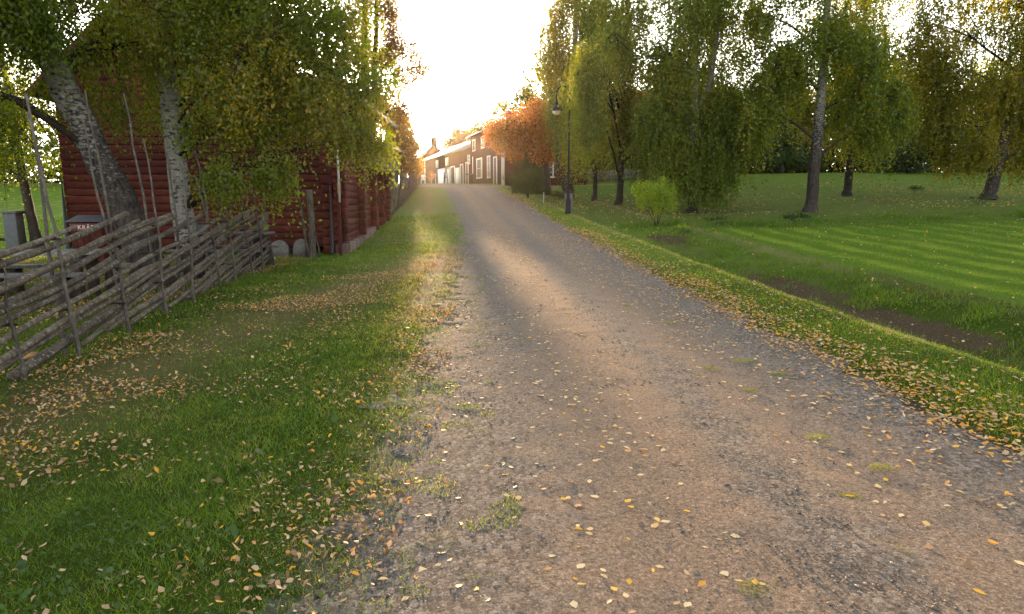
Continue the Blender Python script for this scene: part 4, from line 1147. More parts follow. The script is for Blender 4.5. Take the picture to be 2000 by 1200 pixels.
tree('maple_tree', 'dark golden leafy tree in the sun glare above the board barn', 
     [([b4, (-9.9, 52, 6), (-9.7, 52, 9)], [.3, .22, .05])],
     [(-10.4, 52, 8.6, 1.5, 1.6, 1.4, 1), (-9.0, 52, 7.6, 1.1, 1.4, 1.3, 1.2), (-12.3, 52, 9, 2.2, 2, 1.8, .8), (-8.5, 52.5, 5.9, .9, 1, 1.0, .9), (-8.2, 53, 4.6, .7, .9, .6, .5), (-9.6, 52, 5.6, 1.1, 1, 1.1, .8)],
     2300, 14, (.3, .7), .17, M['leaf_gold'], M['bark_dark'], twig_n=150, jit=.25)
b5 = gp(-10.2, 66)
tree('maple_tree', 'small golden tree at the far end of the drying poles under the sun',
     [([b5, (-10.2, 66, 6), (-10.3, 66, 8)], [.18, .12, .03])],
     [(-10.6, 66, 6.4, 1.0, 1.2, .9, 1), (-10.1, 66, 5.4, .7, .8, .8, .8), (-11.8, 66, 7.2, 1.5, 1.3, 1.4, .8)],
     900, 12, (.3, .6), .15, M['leaf_gold'], M['bark_dark'], twig_n=100, jit=.22)

# right side birches: weeping crowns
def birch(x, y, label, rad, H, blobs, nstr, lean=(0, 0), lm='leaf_birch', bk='bark', slen=(.8, 2.2), size=.13, extra=None, lps=21, twig=520, surf=2.2, name='birch_tree', rtop=.04):
    z = tz(x, y) - .1
    P = [(x, y, z), (x + lean[0] * .03, y + lean[1] * .03, z + .45), (x + lean[0] * .2, y + lean[1] * .2, z + H * .2), (x + lean[0] * .5, y + lean[1] * .5, z + H * .5), (x + lean[0], y + lean[1], z + H)]
    tr = [(P, [rad * 1.75, rad * 1.12, rad, rad * .7, rtop])]
    for e in (extra or []): tr.append(e)
    return tree(name, label, tr, [(x + b[0], y + b[1], z + b[2], *b[3:]) for b in blobs], nstr, lps, slen, size, M[lm], M[bk], group='birches on the park lawn' if name == 'birch_tree' else None, twig_n=twig, jit=.055, limb_r=.07, surf=surf)

birch(13.9, 30.2, 'straight birch with a dark flared base standing alone on the open lawn', .235, 16,
      [(0, 0, 7.6, 2.6, 2.2, 1.6, 1.2), (-2.2, 0, 6.4, 1.6, 1.5, 1.3, .9), (2.2, .3, 6.8, 1.7, 1.6, 1.4, .9, -.05), (-2.8, 0, 4.6, 1.0, 1.1, .9, .45), (1.6, 0, 5.0, 1.2, 1.2, .8, .55, .1), (3.4, 0, 5.0, 1.3, 1.2, 1.1, .6), (0, 0, 10.5, 3.0, 2.5, 2.0, 1.2), (0, 0, 13.5, 2, 2, 2, .6), (-3.3, .5, 8.6, 1.3, 1.2, 1.4, .5, .2), (2.6, 0, 3.6, .7, .8, .5, .2, .15)],
      3607, (.1, 0))
z_ = tz(8.8, 31.8)
birch(8.8, 31.8, 'birch forking into two pale stems with weeping twigs that touch the lawn', .21, 15,
      [(-.6, 0, 6.6, 2.0, 1.8, 1.6, 1.1), (1.6, 0, 5.2, 1.5, 1.4, 1.3, .9, -.1), (-1.6, 0, 4.6, 1.5, 1.4, 1.2, .9, -.05), (1.0, 0, 3.2, 1.4, 1.2, .9, .8, -.15), (-.9, 0, 2.9, 1.0, 1.0, .8, .5, -.1), (.0, 0, 9.6, 2.6, 2.2, 2.0, 1.2), (.2, 0, 12.5, 2.0, 2.0, 1.8, .7), (2.5, 0, 4.0, .8, .8, .9, .4), (.9, -.6, 1.9, .6, .5, .5, .25, -.1), (-.4, -.6, 2.0, .55, .5, .5, .25, -.1)],
      3920, (-.5, 0), slen=(1.0, 2.6), extra=[([(8.6, 31.8, z_ + 4.1), (9.4, 31.7, z_ + 6), (9.7, 31.7, z_ + 9), (9.85, 31.7, z_ + 12)], [.15, .12, .09, .03])])
birch(24.2, 33.0, 'leaning yellow green birch with a split dark base at the right edge', .27, 15,
      [(-.5, 0, 5.6, 2.0, 1.8, 1.5, 1, .1), (-2.8, 0, 6.2, 1.8, 1.5, 1.5, 1.0, .12), (-2.9, 0, 4.0, 1.5, 1.3, 1.0, .8, .15), (-1.0, -.3, 3.0, 1.3, 1.0, .8, .7, .25), (1.6, 0, 4.2, 1.5, 1.5, 1.2, .9, .15), (0, 0, 8.8, 3.2, 2.4, 2.0, 1.3), (2.5, 0, 7.5, 2, 2, 2, .8), (1.0, 0, 11.5, 2.8, 2.2, 2, .8), (-3.9, 0, 8, 1.2, 1.2, 1.6, .5), (1.6, -.3, 2.4, .9, .8, .5, .35, .2), (-2.2, -.2, 2.4, .6, .6, .4, .2, .2)],
      4077, (2.4, 0), lm='leaf_yellowing', slen=(.7, 2.0))
birch(6.1, 37.2, 'slender dark footed birch between the lamp and the lime green shrub', .17, 15,
      [(-.3, 0, 6.5, 1.7, 1.5, 1.6, 1, .05), (.9, 0, 4.8, 1.3, 1.2, 1.2, .8), (-.9, 0, 4.6, 1.1, 1.2, 1.1, .7, .1), (0, 0, 9.5, 2.2, 2, 2, 1.2, .05), (.2, 0, 12.5, 1.8, 1.8, 1.8, .7), (1.4, 0, 2.9, .8, .8, .6, .3), (-2.6, -6.6, 6.0, .9, 1.0, 1.2, .8), (-2.4, -6.4, 4.2, .7, .9, .9, .5, .1), (-1.0, -3.5, 8.2, 1.5, 1.4, 1.2, .6), (-1.9, -4.6, 6.9, .8, 1, 1.1, .4)],
      2979, (.2, 0), slen=(.9, 2.4), bk='bark_dark')
birch(5.15, 40.6, 'slim white stemmed birch just right of the lamp post', .125, 13,
      [(-.3, 0, 6.2, 1.4, 1.4, 1.6, 1, .1), (-.9, 0, 4.3, 1.1, 1.2, 1.1, .8, .1), (.4, 0, 8.8, 1.8, 1.8, 1.8, 1.0), (.7, 0, 4.2, .9, .9, 1.0, .5), (0, 0, 11.4, 1.4, 1.4, 1.4, .5)],
      2352, (.1, 0), slen=(.9, 2.4))
z_ = tz(3.7, 44)
birch(3.75, 44.0, 'large birch with a forked dark base and long curtain of hanging twigs behind the lamp', .30, 17,
      [(.4, 0, 7.0, 2.1, 2.0, 2.0, 1.1, .12), (-.8, 0, 9.5, 1.5, 1.6, 1.5, .9, .22), (.8, 0, 4.6, 1.6, 1.5, 1.4, .9, .12), (1.5, 0, 11.5, 2.6, 2.2, 2.2, 1.2, .1), (-.4, 0, 13.5, 1.7, 1.7, 1.9, .9, .2), (-.3, 0, 6.0, .9, 1.0, 1.2, .6, .2), (1, 0, 15.5, 2, 2, 1.6, .6), (-1.0, 0, 11.3, .8, .9, 1.0, .4, .2)],
      4077, (.6, 0), lm='leaf_birch', slen=(1.2, 3.2), size=.12, extra=[([(3.7, 44, z_ + .3), (3.1, 44, z_ + 1.7), (3.0, 44, z_ + 4.5), (2.8, 44, z_ + 9)], [.2, .16, .12, .05])])
birch(11.0, 37.5, 'birch half hidden between the forked birch and the lone straight one', .2, 15,
      [(0, 0, 7.5, 2.2, 2, 1.8, 1), (-1.5, 0, 5.2, 1.5, 1.4, 1.3, .8), (1.5, 0, 5.4, 1.4, 1.4, 1.3, .8, .1), (0, 0, 10.5, 2.4, 2.2, 2, .8, .2), (.5, 0, 3.6, 1.4, 1.2, .8, .5), (0, 0, 13, 2, 2, 1.8, .4)],
      2979, (.3, 0), slen=(.9, 2.4), size=.11)
birch(19.3, 37.5, 'birch with yellowing tips between the lone straight birch and the leaning one', .2, 15,
      [(0, 0, 7.2, 2.4, 2, 1.8, 1, .1), (-1.8, 0, 5.2, 1.5, 1.4, 1.3, .8), (1.8, 0, 5.4, 1.5, 1.4, 1.3, .8, .15), (0, 0, 10.0, 2.8, 2.2, 2, .8, .1), (.3, 0, 3.8, 1.7, 1.2, .7, .5), (0, 0, 13, 2, 2, 1.8, .4)],
      2979, (.3, 0), lm='leaf_yellowing', slen=(.8, 2.2), size=.11)

# orange maple by the farmhouse
tree('maple_tree', 'broad spreading tree with copper orange autumn leaves before the farmhouse',
     [([gp(2.55, 47.5, -.1), (2.5, 47.5, 4.2), (2.1, 47.5, 5.6), (1.5, 47.5, 8)], [.34, .25, .18, .05]), ([(2.5, 47.5, 4.0), (1.2, 47.3, 6.2), (-.3, 47.2, 7.2)], [.16, .12, .04]), ([(2.5, 47.5, 4.3), (3.0, 47.5, 6.5), (2.9, 47.5, 8.6)], [.16, .11, .04])],
     [(.2, 47.3, 7.0, 1.7, 1.6, 1.0, 1.1, .15), (1.8, 47.4, 8.0, 1.4, 1.5, 1.0, 1.1, .1), (-1.0, 47.0, 6.3, 1.0, 1.2, .7, .8, .15), (1.2, 47.0, 5.9, 1.4, 1.4, .8, .9, -.15), (2.8, 47.3, 6.6, 1.2, 1.3, 1.2, 1.0, -.1), (0.0, 47.0, 5.2, .9, 1, .5, .35, -.1), (3.2, 47.5, 8.9, 1, 1, .8, .5), (2.4, 47, 5.0, 1.0, 1.0, .6, .5, -.15)],
     1500, 12, (.2, .5), .17, M['leaf_orange'], M['bark_dark'], twig_n=500, jit=.2, limb_r=.09, droop=.5)
# green tree between the farmhouse and the maple top
tree('maple_tree', 'green tree whose crown shows above the farmhouse roof',
     [([gp(1.5, 72, -.1), (1.5, 72, 9), (1.5, 72, 13)], [.35, .25, .06])],
     [(-1.0, 72, 11.0, 2.2, 2, 1.8, 1), (1.5, 72, 12.5, 2.5, 2, 2, 1, .1), (-3.0, 72, 9.9, 1.5, 1.5, 1.0, .5), (4, 72, 11, 2.5, 2, 2.5, .8)],
     1100, 13, (.3, .7), .2, M['leaf_yellowing'], M['bark_dark'], twig_n=200, jit=.28)
tree('maple_tree', 'small thin leaved tree rising behind the long barn roof',
     [([gp(-9.0, 112, -.1), (-9, 112, 9), (-9, 112, 13)], [.25, .2, .05])],
     [(-10.9, 112, 11.6, 1.3, 1.5, 1.0, .5), (-9.5, 112, 12.6, 1.3, 1.5, 1.2, .8), (-7.0, 112, 12.6, 2.0, 1.5, 1.3, 1), (-4.5, 112, 12.8, 1.8, 1.5, 1.4, .8), (-8.5, 112, 10.8, 2.4, 1.5, 1, .7)],
     1700, 11, (.3, .8), .26, M['leaf_gold'], M['bark_dark'], twig_n=150, jit=.35)

# background wood: individual trees
bgt = []
for k, x in enumerate([5.5, 11, 16, 21.5, 27, 32.5, 38, 43.5, 49.5, 55, 61, 67, 74]):
    bgt.append((x + rng.uniform(-.8, .8), 66 + 7 * (k % 2) + rng.uniform(-1, 1), rng.uniform(9.5, 12) + (1.5 if k % 3 == 0 else 0), ('leaf_dark', 'leaf_birch', 'leaf_dark', 'leaf_yellowing')[k % 4]))
nright = len(bgt)
bgt += [(-38, 62, 9, 'leaf_birch'), (-47, 58, 10, 'leaf_dark'), (-56, 66, 11, 'leaf_birch'), (-33, 72, 10, 'leaf_dark'), (-66, 60, 11, 'leaf_dark'), (-43, 72, 11, 'leaf_birch')]
bl_desc = ['just right of the red cottage', 'behind the left end of the paling fence', 'behind the right end of the paling fence', 'in front of the tiled house left part', 'in front of the tiled house right part', 'right behind the blue green conifer', 'left of the near black bush', 'over the near black bush', 'right of the near black bush', 'behind the leaning birch', 'just right of the leaning birch', 'near the right edge of the lawn', 'outermost one on the right',
           'beyond the left lawn beside the log house', 'beyond the grey stone pillar', 'at the far left beyond the pillar', 'just clear of the log house corner', 'outermost one on the left', 'in the second row beyond the left lawn']
for (x, y, h, lm), dsc in zip(bgt, bl_desc):
    z = tz(x, y)
    nb = [(x + rng.uniform(-2.2, 2.2), y + rng.uniform(-1.5, 1.5), z + h * f, 2.9 * rng.uniform(.8, 1.2), 2.2, h * .17, 1, rng.uniform(-.1, .15)) for f in (.13, .25, .38, .52, .66, .82)]
    tree('broadleaf_tree', 'background tree ' + dsc, [([(x, y, z - .2), (x, y, z + h * .6), (x + .2, y, z + h)], [.3, .2, .05])], nb, 1050, 12, (.5, 1.3), .30, M[lm], M['bark_dark'], group='trees at the back of the park', twig_n=60, jit=.35)
def wood(name, label, pts, n, hgt):
    P = np.array(pts, float); seg = rng.integers(0, len(P) - 1, n); f = rng.random(n)
    c = P[seg] + (P[seg + 1] - P[seg]) * f[:, None]
    x = c[:, 0] + rng.normal(0, 1.0, n); y = c[:, 1] + rng.normal(0, 2.0, n)
    top = hgt * (.55 + .6 * vnoise(x, y, .16, 33))
    zz_ = terrain(x, y) + top * rng.random(n) ** 1.4
    V_, F_ = leaf_quads(np.column_stack([x, y, zz_]), .75)
    return tag(MB().add(V_, F_).build(name, M['leaf_dark'], face_rnd=np.clip(.5 * rng.random(n) + .6 * vnoise(x + y, zz_, .5, 3), 0, 1)), label, 'wood', kind='stuff')
wood('far_wood', 'dark far off wood closing the park behind the birches on the right', [(2, 84), (20, 80), (45, 78), (80, 76), (105, 66)], 30000, 9)
wood('far_wood', 'dark far off wood closing the lawn behind the log house on the left', [(-22, 84), (-40, 84), (-70, 76), (-95, 64)], 16000, 9)
# blue green conifer
z = tz(25.5, 62)
tree('spruce_tree', 'blue green conifer standing at the back between two birches', [([(25.5, 62, z - .2), (25.5, 62, z + 8), (25.5, 62, z + 11)], [.25, .12, .03])],
     [(25.5, 62, z + 1.6 + i * 1.45, 2.6 - i * .36, 2.4 - i * .33, .7, 1 - i * .12) for i in range(7)], 1100, 12, (.3, .8), .22, M['leaf_conifer'], M['bark_dark'], twig_n=100, jit=.25)

# shrubs
def shrub(name, label, x, y, blobs, nstr, lps, size, lm, stems, cat='shrub', slen=(.1, .3), jit=None, droop=.3):
    z = tz(x, y)
    tr = []
    for (dx, dy, h, r) in stems:
        tr.append(([(x, y, z - .05), (x + dx * .45, y + dy * .45, z + h * .45), (x + dx, y + dy, z + h)], [r, r * .8, r * .4]))
    return tree(name, label, tr, [(x + b[0], y + b[1], z + b[2], *b[3:]) for b in blobs], nstr, lps, slen, size, M[lm], M['twig'], cat=cat, twig_n=160, limb_r=.012, droop=droop, jit=jit, crownname='foliage')
shrub('shrub', 'lime green rounded shrub on thin bare stems at the head of the ditch', 5.85, 26.0,
      [(-.62, 0, 1.35, .42, .4, .33, 1, .1), (-.05, 0, 1.45, .5, .45, .36, 1.2), (.4, 0, 1.25, .38, .4, .42, 1, -.05), (-.15, 0, .98, .6, .4, .3, 1), (.15, 0, 1.82, .16, .15, .16, .15), (.5, 0, .85, .25, .3, .25, .5), (-.75, 0, .95, .22, .3, .25, .4, .2), (.05, -.1, .72, .3, .3, .2, .35)],
      1100, 7, .055, 'leaf_lime', [(.1, 0, 1.4, .025), (-.5, 0, 1.3, .018), (.4, 0, 1.2, .018), (-.7, .1, 1.1, .016)], jit=.05)
shrub('shrub', 'dark green conifer bush beside the road in front of the farmhouse', 1.05, 42.5,
      [(0, 0, .9, .85, .8, .8, 1), (.45, 0, 1.3, .6, .6, .55, .7, .1), (-.4, .2, .7, .7, .6, .6, .8), (.3, 0, .5, .8, .7, .45, .8)],
      900, 9, .10, 'leaf_conifer', [(.1, 0, 1.2, .06), (-.3, 0, 1, .05)], jit=.09)
shrub('shrub', 'tall dark shrub against the farmhouse end wall left of the conifer bush', .55, 50.5,
      [(0, 0, 1.0, 1.0, .8, .9, 1), (.9, 0, 1.7, .9, .8, .8, .9), (1.5, 0, .9, .8, .8, .8, .7), (.5, 0, 2.3, .7, .7, .5, .5)],
      800, 9, .12, 'leaf_dark', [(.3, 0, 1.5, .05), (1, 0, 1.4, .05)], jit=.12)
shrub('shrub', 'large near black bush at the back of the right lawn', 34.5, 57, [(0, 0, 1.3, 2.4, 1.5, 1.2, 1), (1.5, 0, 2.0, 1.8, 1.4, 1.2, .8), (-1.6, 0, 1.1, 1.5, 1.2, 1.0, .6)], 900, 10, .2, 'leaf_dark', [(0, 0, 2, .08), (1, 0, 2, .08)], jit=.25)
shrub('shrub', 'low dark clump under the white window of the red cottage', 3.0, 41.5, [(0, 0, .25, .55, .4, .25, 1)], 220, 8, .08, 'leaf_conifer', [(.1, 0, .3, .02)], jit=.08)
for i, (x, y, s_, l_) in enumerate([(11.0, 25.2, .55, 'dark low bush in the rough strip left of the lone straight birch'), (21.8, 30.3, .42, 'small dark round bush left of the leaning birch foot'), (23.2, 37.5, .5, 'small dark bush further back on the right lawn'), (5.9, 22.6, .35, 'little leafy plant on bare soil under the lime green shrub'), (8.0, 25.3, .5, 'dark weedy clump in the rough strip behind the ditch')]):
    shrub('bush', l_, x, y, [(0, 0, s_ * .4, s_ * 1.1, s_ * .8, s_ * .35, 1), (s_ * .7, 0, s_ * .3, s_ * .7, s_ * .6, s_ * .3, .6)], 200, 8, .07, 'leaf_lime' if i == 3 else 'leaf_conifer', [(.05, 0, s_ * .5, .012)], cat='bush', jit=.06)

# ------------------------------------------------------------------ street lamp and cabinet
lx, ly = 2.68, 31.0
lz = tz(lx, ly)
lamp = empty('street_lamp', (lx, ly, lz), 'black park lamp post with a swan neck arm and round pale globe shade', 'lamp')
K = 1.40
MB().lathe([(.15, -.05), (.15, .07), (.145, .14), (.13, .17), (.13, .66), (.10, .74), (.075, .80), (.07, 1.30), (.055, 1.36), (.05, 1.4), (.042, 3.6), (.034, 5.45)], (lx, ly, lz), 20).build('post', M['blackmetal'], lamp, smooth=True)
th = np.linspace(0, math.pi * .98, 18)
arc = [(lx, ly, lz + 5.35), (lx, ly, lz + 5.45)] + [(lx - .30 + .30 * math.cos(a), ly, lz + 5.50 + .40 * math.sin(a)) for a in th] + [(lx - .60, ly, lz + 5.3)]
MB().tube(arc, np.linspace(.034, .026, len(arc)), 10, True).build('arm', M['blackmetal'], lamp, smooth=True)
sx_, sz_ = lx - .60, lz + 4.78
MB().lathe([(r_ * 1.25, z_ * 1.3) for r_, z_ in [(.022, .45), (.03, .42), (.035, .34), (.055, .22), (.09, .16), (.15, .11), (.20, .05), (.205, .0), (.16, -.005)]], (sx_, ly, sz_), 24).build('shade', M['blackmetal'], lamp, smooth=True)
MB().lathe([(r_ * 1.25, z_ * 1.25) for r_, z_ in [(.155, .02), (.155, -.02), (.14, -.08), (.10, -.13), (.05, -.155), (.004, -.16)]], (sx_, ly, sz_), 24).build('globe', M['globe'], lamp, smooth=True)
cb = empty('utility_cabinet', gp(lx + .10, ly + .35), 'slim grey electrical cabinet directly behind the lamp post', 'cabinet')
z = tz(lx + .1, ly + .35)
MB().box((lx + .06, ly + .35, z + .42), (.36, .18, 1.0)).build('body', M['greymetal'], cb, bevel=.01)
MB().box((lx + .06, ly + .35, z + .94), (.40, .22, .04)).build('cap', M['greymetal'], cb, bevel=.008)
stk_ = MB().tube([(1.85, 38, tz(1.85, 38) - .05), (1.86, 38, tz(1.85, 38) + .62)], .02, 8).build('marker_stake', M['white'], origin=gp(1.85, 38))
tag(stk_, 'thin white marker stake in the grass right of the conifer bush', 'stake')

# ------------------------------------------------------------------ things by the log house
def headstone(x, y, w_, h_, t_, label, tilt=.12):
    root_z = tz(x, y) - .04
    pts = [(-w_ / 2, 0), (-w_ / 2 * .98, h_ * .45)] + [(-w_ / 2 * .98 * math.cos(a), h_ * .45 + h_ * .55 * math.sin(a)) for a in np.linspace(0.1, math.pi - .1, 14)] + [(w_ / 2 * .98, h_ * .45), (w_ / 2, 0)]
    pts = np.array(pts); pts += rng.normal(0, .004, pts.shape)
    n = len(pts); m = MB()
    V = []
    for s_, ins in ((-1, .94), (-.8, 1), (.8, 1), (1, .94)):
        V.append(np.column_stack([x + pts[:, 0] * ins, y + s_ * t_ / 2 + pts[:, 1] * tilt, root_z + pts[:, 1] * ins]))
    V = np.concatenate(V)
    Fq = [[k * n + j, k * n + (j + 1) % n, (k + 1) * n + (j + 1) % n, (k + 1) * n + j] for k in range(3) for j in range(n)]
    m.add(V, Fq, rng.random()); m.F.append(np.array([list(range(n - 1, -1, -1))])); m.F.append(np.array([list(range(3 * n, 4 * n))]))
    o = m.build('standing_stone', M['stone'], origin=(x, y, root_z), smooth=False)
    return tag(o, label, 'stone', 'rounded stones leaning on the log house')
headstone(-6.22, 17.1, .52, .46, .13, 'wider round topped grey stone leaning on the log wall by the fence end')
headstone(-5.66, 17.15, .40, .50, .13, 'narrower round topped grey stone leaning on the log wall near the weathered post')

px_, py_ = -5.27, 16.9
pz = tz(px_, py_)
n = 12; t = np.linspace(-.1, 1.75, n)
wp = MB().tube(np.column_stack([px_ + .02 * np.sin(t * 2), py_ + 0 * t, pz + t]), np.interp(t, [-.1, .2, .5, 1.75], [.105, .095, .085, .078]), 10, True, .12, attr=.6).build('gate_post', M['pole'], origin=(px_, py_, pz))
tag(wp, 'thick weathered grey gate post with a split foot before the log house corner', 'post')
for (dx, h, lxn, l_) in [(-.10, 2.9, -.25, 'longest thin grey pole leaning left against the gate post'), (-.14, 2.3, -.13, 'bent thin grey pole leaning beside the gate post'), (.22, 1.25, -.22, 'short thin pole propped on the right of the gate post')]:
    t = np.linspace(0, 1, 9)
    o = MB().tube(np.column_stack([px_ + dx + lxn * t + .015 * np.sin(t * 7), py_ - .08 + .06 * t, pz + t * h]), np.linspace(.022, .010, 9), 7, True, .1, attr=.5).build('thin_pole', M['pole'], origin=(px_ + dx, py_ - .08, pz))
    tag(o, l_, 'pole', 'thin poles around the gate post')
# red post with white pole at the house corner
cx_, cy_ = -4.62, 17.25; cz_ = tz(cx_, cy_)
MB_ = empty('barrier_post', (cx_, cy_, cz_), 'tall red painted post with a white painted bar in front of the log house corner', 'post')
MB().box((cx_, cy_, cz_ + 1.0), (.085, .085, 2.1)).build('post', M['red'], MB_, bevel=.008)
MB().tube([(cx_ + .05, cy_ - .055, cz_ + 1.42), (cx_ + .05, cy_ - .055, cz_ + 3.6)], .028, 10).build('bar', M['white'], MB_)
MB().box((cx_ + .05, cy_ - .055, cz_ + 1.78), (.09, .04, .28)).build('bracket', M['cutwood'], MB_, bevel=.006)

# litter bin with sign
bx, by = -10.15, 15.6; bz = tz(bx, by)
bin_ = empty('litter_bin', (bx, by, bz), 'red wooden litter bin with a dark lid and white lettering by the log house corner', 'bin')
bb = MB()
for i in range(5):
    bb.box((bx - .34 + .17 * i, by - .28, bz + .56), (.162, .03, 1.10))
    bb.box((bx - .34 + .17 * i, by + .28, bz + .56), (.162, .03, 1.10))
for i in range(3):
    bb.box((bx - .415, by - .18 + .18 * i, bz + .56), (.03, .172, 1.10)); bb.box((bx + .415, by - .18 + .18 * i, bz + .56), (.03, .172, 1.10))
bb.build('body', M['red'], bin_, bevel=.004)
MB().hexa([[bx - .52, by - .40, bz + 1.13], [bx + .52, by - .40, bz + 1.13], [bx + .52, by + .40, bz + 1.13], [bx - .52, by + .40, bz + 1.13], [bx - .36, by - .05, bz + 1.31], [bx + .36, by - .05, bz + 1.31], [bx + .36, by + .05, bz + 1.31], [bx - .36, by + .05, bz + 1.31]]).build('lid', M['lid'], bin_, bevel=.012)
sg = MB().box((bx - .02, by - .312, bz + .99), (.78, .025, .2)).build('sign', M['signred'], bin_, bevel=.003)
cu = bpy.data.curves.new('lettering', 'FONT'); cu.body = 'SKR\u00c4P'; cu.size = .155; cu.extrude = .003; cu.align_x = 'CENTER'; cu.space_character = 1.25; cu.offset = .0028
to = bpy.data.objects.new('t', cu); COL.objects.link(to)
bpy.context.view_layer.update()
tme = bpy.data.meshes.new_from_object(to.evaluated_get(bpy.context.evaluated_depsgraph_get()))
bpy.data.objects.remove(to)
tme.name = 'lettering'; tme.materials.clear(); tme.materials.append(M['letter'])
lo = bpy.data.objects.new('lettering', tme); COL.objects.link(lo); lo.parent = sg
lo.location = (-.02, -.330, .808); lo.rotation_euler = (R(90), 0, 0)
lo.location = Vector((bx - .02, by - .330, bz + .938)) - parent_world(sg)

bin_.scale = (.88, .88, .88)
# picnic tables
def picnic(x, y, rz, L, W, label, bench=(-1, 1), Ht=.72):
    z = tz(x, y); r_ = empty('picnic_table', (x, y, z), label, 'table', 'old grey picnic tables behind the fence')
    c, s_ = math.cos(rz), math.sin(rz)
    T = lambda a, b: (x + a * c - b * s_, y + a * s_ + b * c)
    m = MB()
    for i in range(4):
        q = T(0, (i - 1.5) * W / 4); m.box((*q, z + Ht), (L, W / 4 - .012, .045), rz)
    m.build('tabletop', M['greywood'], r_, bevel=.004)
    m = MB(); q = T(0, 0)
    for a in (-L / 2 + .3, L / 2 - .3):
        q = T(a, 0); MB().box((*q, z + Ht - .075), (.08, W - .1, .09), rz).build('batten', M['greywood'], r_)
    for a in (-L / 2 + .35, L / 2 - .35):
        for b in (-W * .28, W * .28):
            q = T(a, b); MB().box((*q, z + (Ht - .12) / 2), (.13, .13, Ht - .12), rz).build('leg', M['bark_dark'], r_, bevel=.01)
    for sd_ in bench:
        b = sd_ * (W / 2 + .32); q = T(0, b)
        MB().box((*q, z + .44), (L, .27, .05), rz).build('bench_seat', M['greywood'], r_, bevel=.006)
        for a in (-L / 2 + .3, L / 2 - .3):
            q = T(a, b); MB().box((*q, z + .19), (.15, .2, .44), rz).build('bench_leg', M['bark_dark'], r_, bevel=.01)
    return r_
picnic(-7.35, 9.85, .12, 2.1, .8, 'grey plank picnic table nearest the left edge behind the fence')
picnic(-6.35, 14.3, .05, 1.9, .75, 'dark plank picnic table between the two near birches and the log wall', Ht=.78)
bxo = empty('plastic_box', (-7.3, 14.4, tz(-6.35, 14.3) + .81), 'small blue grey box standing on the table behind the leaning birch', 'box')
zq = tz(-6.35, 14.3) + .805
bxo.location = (-6.95, 14.3, zq)
MB().box((-6.95, 14.3, zq + .09), (.26, .2, .18)).build('body', M['greymetal'], bxo, bevel=.015)
MB().box((-6.95, 14.3, zq + .195), (.28, .22, .03)).build('lid', M['greymetal'], bxo, bevel=.008)
# sawn disc
th = np.linspace(0, 2 * math.pi, 20)[:-1]
dx_, dy_ = -4.62, 5.95; dzz = tz(dx_, dy_)
m = MB(); rr_ = .085 * (1 + .06 * np.sin(th * 3)); n = len(th)
V = np.concatenate([np.column_stack([dx_ + rr_ * np.cos(th), dy_ + rr_ * .8 * np.sin(th), dzz + .07 + h + .1 * rr_ * np.sin(th)]) for h in (0, .025)])
m.add(V, [[j, (j + 1) % n, n + (j + 1) % n, n + j] for j in range(n)], .5); m.F.append(np.array([list(range(n - 1, -1, -1))])); m.F.append(np.array([list(range(n, 2 * n))]))
tag(m.build('wood_slice', M['cutwood'], origin=(dx_, dy_, dzz)), 'pale orange sawn slice of wood lying in the grass behind the fence rails', 'wood slice')
# grey pillar and dark post on the left lawn
qx, qy = -14.9, 19.3; qz = tz(qx, qy)
pl = empty('stone_pillar', (qx, qy, qz), 'pale grey square pillar on the sunlit lawn at the left edge', 'pillar')
MB().box((qx, qy, qz + .52), (.40, .34, 1.08)).build('shaft', M['greymetal'], pl, bevel=.02)
MB().box((qx + .02, qy, qz + 1.10), (.44, .38, .09)).build('cap', M['greywood'], pl, bevel=.015)
t = np.linspace(-.1, 1, 8)
tree('birch_tree', 'slim dark trunked tree growing right beside the grey pillar', [([(qx + .42, qy + .3, qz - .1), (qx + .38, qy + .3, qz + .5), (qx + .25, qy + .3, qz + 1.6), (qx + .1, qy + .3, qz + 4.5), (qx, qy + .3, qz + 7)], [.22, .14, .12, .09, .03])],
     [(qx - .5, qy, qz + 3.9, 1.6, 1.4, 1.0, 1), (qx + .9, qy, qz + 4.4, 1.5, 1.4, 1.1, 1), (qx, qy, qz + 5.8, 2.2, 1.8, 1.3, 1), (qx + .2, qy, qz + 2.9, 1.2, 1.0, .5, .5), (qx - 1.5, qy + .5, qz + 2.9, 1.0, .8, .5, .4)],
     1300, 13, (.4, 1.1), .075, M['leaf_birch_near'], M['bark_dark'], twig_n=250, jit=.08)

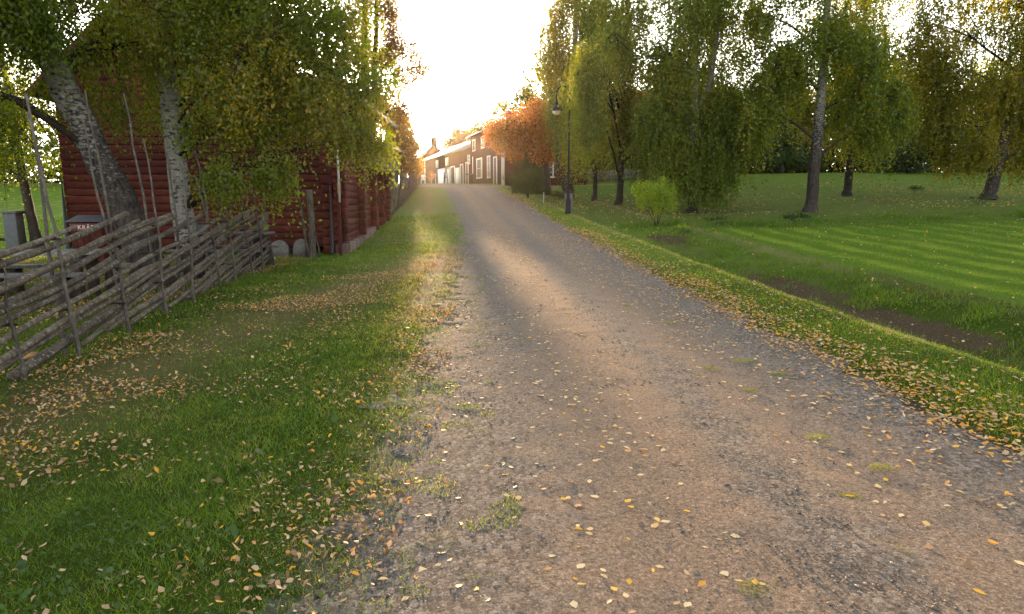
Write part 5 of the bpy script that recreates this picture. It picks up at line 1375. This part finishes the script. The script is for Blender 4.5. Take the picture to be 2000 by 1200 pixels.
# small things in front of the far buildings
def at_far(p, d, h=0): return (p[0] + d[0], p[1] + d[1], tz(p[0] + d[0], p[1] + d[1]) + h)
c = at_b(.72) + bn * 1.2; z = tz(*c)
sh = empty('trestle', (c[0], c[1], z), 'brown wooden A shaped trestle leaning before the long barn doors', 'trestle')
for s_ in (-1, 1):
    P = c + bd * s_ * .75
    MB().tube([(P[0], P[1], z), (c[0], c[1], z + 2.0)], .06, 6).build('leg', M['brownwood'], sh)
MB().tube([(*(c - bd * .45), z + .75), (*(c + bd * .45), z + .75)], .045, 6).build('brace', M['brownwood'], sh)
c = ab(.27) + hn * 1.1; z = tz(*c)
bt = empty('garden_table', (c[0], c[1], z), 'small pale garden table below the wide farmhouse window', 'table')
MB().box((c[0], c[1], z + .95), (1.5, .8, .09), math.atan2(hd[1], hd[0])).build('tabletop', M['greywood'], bt)
for a, b in ((-.6, -.3), (.6, -.3), (-.6, .3), (.6, .3)):
    p = c + hd * a + hn * b; MB().box((p[0], p[1], z + .45), (.08, .08, .9)).build('leg', M['bark_dark'], bt)
c = at_b(.12) + bn * 1.0; z = tz(*c)
ch_ = empty('garden_chair', (c[0], c[1], z), 'small white garden chair at the far left end of the long barn', 'chair')
MB().box((c[0], c[1], z + .55), (.55, .5, .05)).build('seat', M['white'], ch_); MB().box((c[0], c[1] + .25, z + .95), (.55, .05, .7)).build('backrest', M['white'], ch_)
for a, b in ((-.24, -.2), (.24, -.2), (-.24, .2), (.24, .2)):
    MB().box((c[0] + a, c[1] + b, z + .27), (.05, .05, .54)).build('leg', M['white'], ch_)
shrub('bush', 'thin bare bush before the white barn doors', *(at_b(.38) + bn * 1.0), [(0, 0, .9, .5, .4, .6, 1)], 60, 6, .12, 'leaf_orange', [(.2, 0, 1.6, .03), (-.3, 0, 1.4, .03), (.5, 0, 1.1, .03)], cat='bush', jit=.1)

# ------------------------------------------------------------------ haze
m, t = mat('haze_air')
v = t.nodes.new('ShaderNodeVolumePrincipled')
v.inputs['Color'].default_value = (1, .88, .70, 1)
v.inputs['Density'].default_value = .00006
v.inputs['Anisotropy'].default_value = .86
o = t.nodes.new('ShaderNodeOutputMaterial'); t.links.new(v.outputs[0], o.inputs['Volume'])
hz = MB().box((0, 60, 11), (300, 150, 28))
ho = hz.build('haze', m, origin=(0, 60, 11))
tag(ho, kind='stuff')
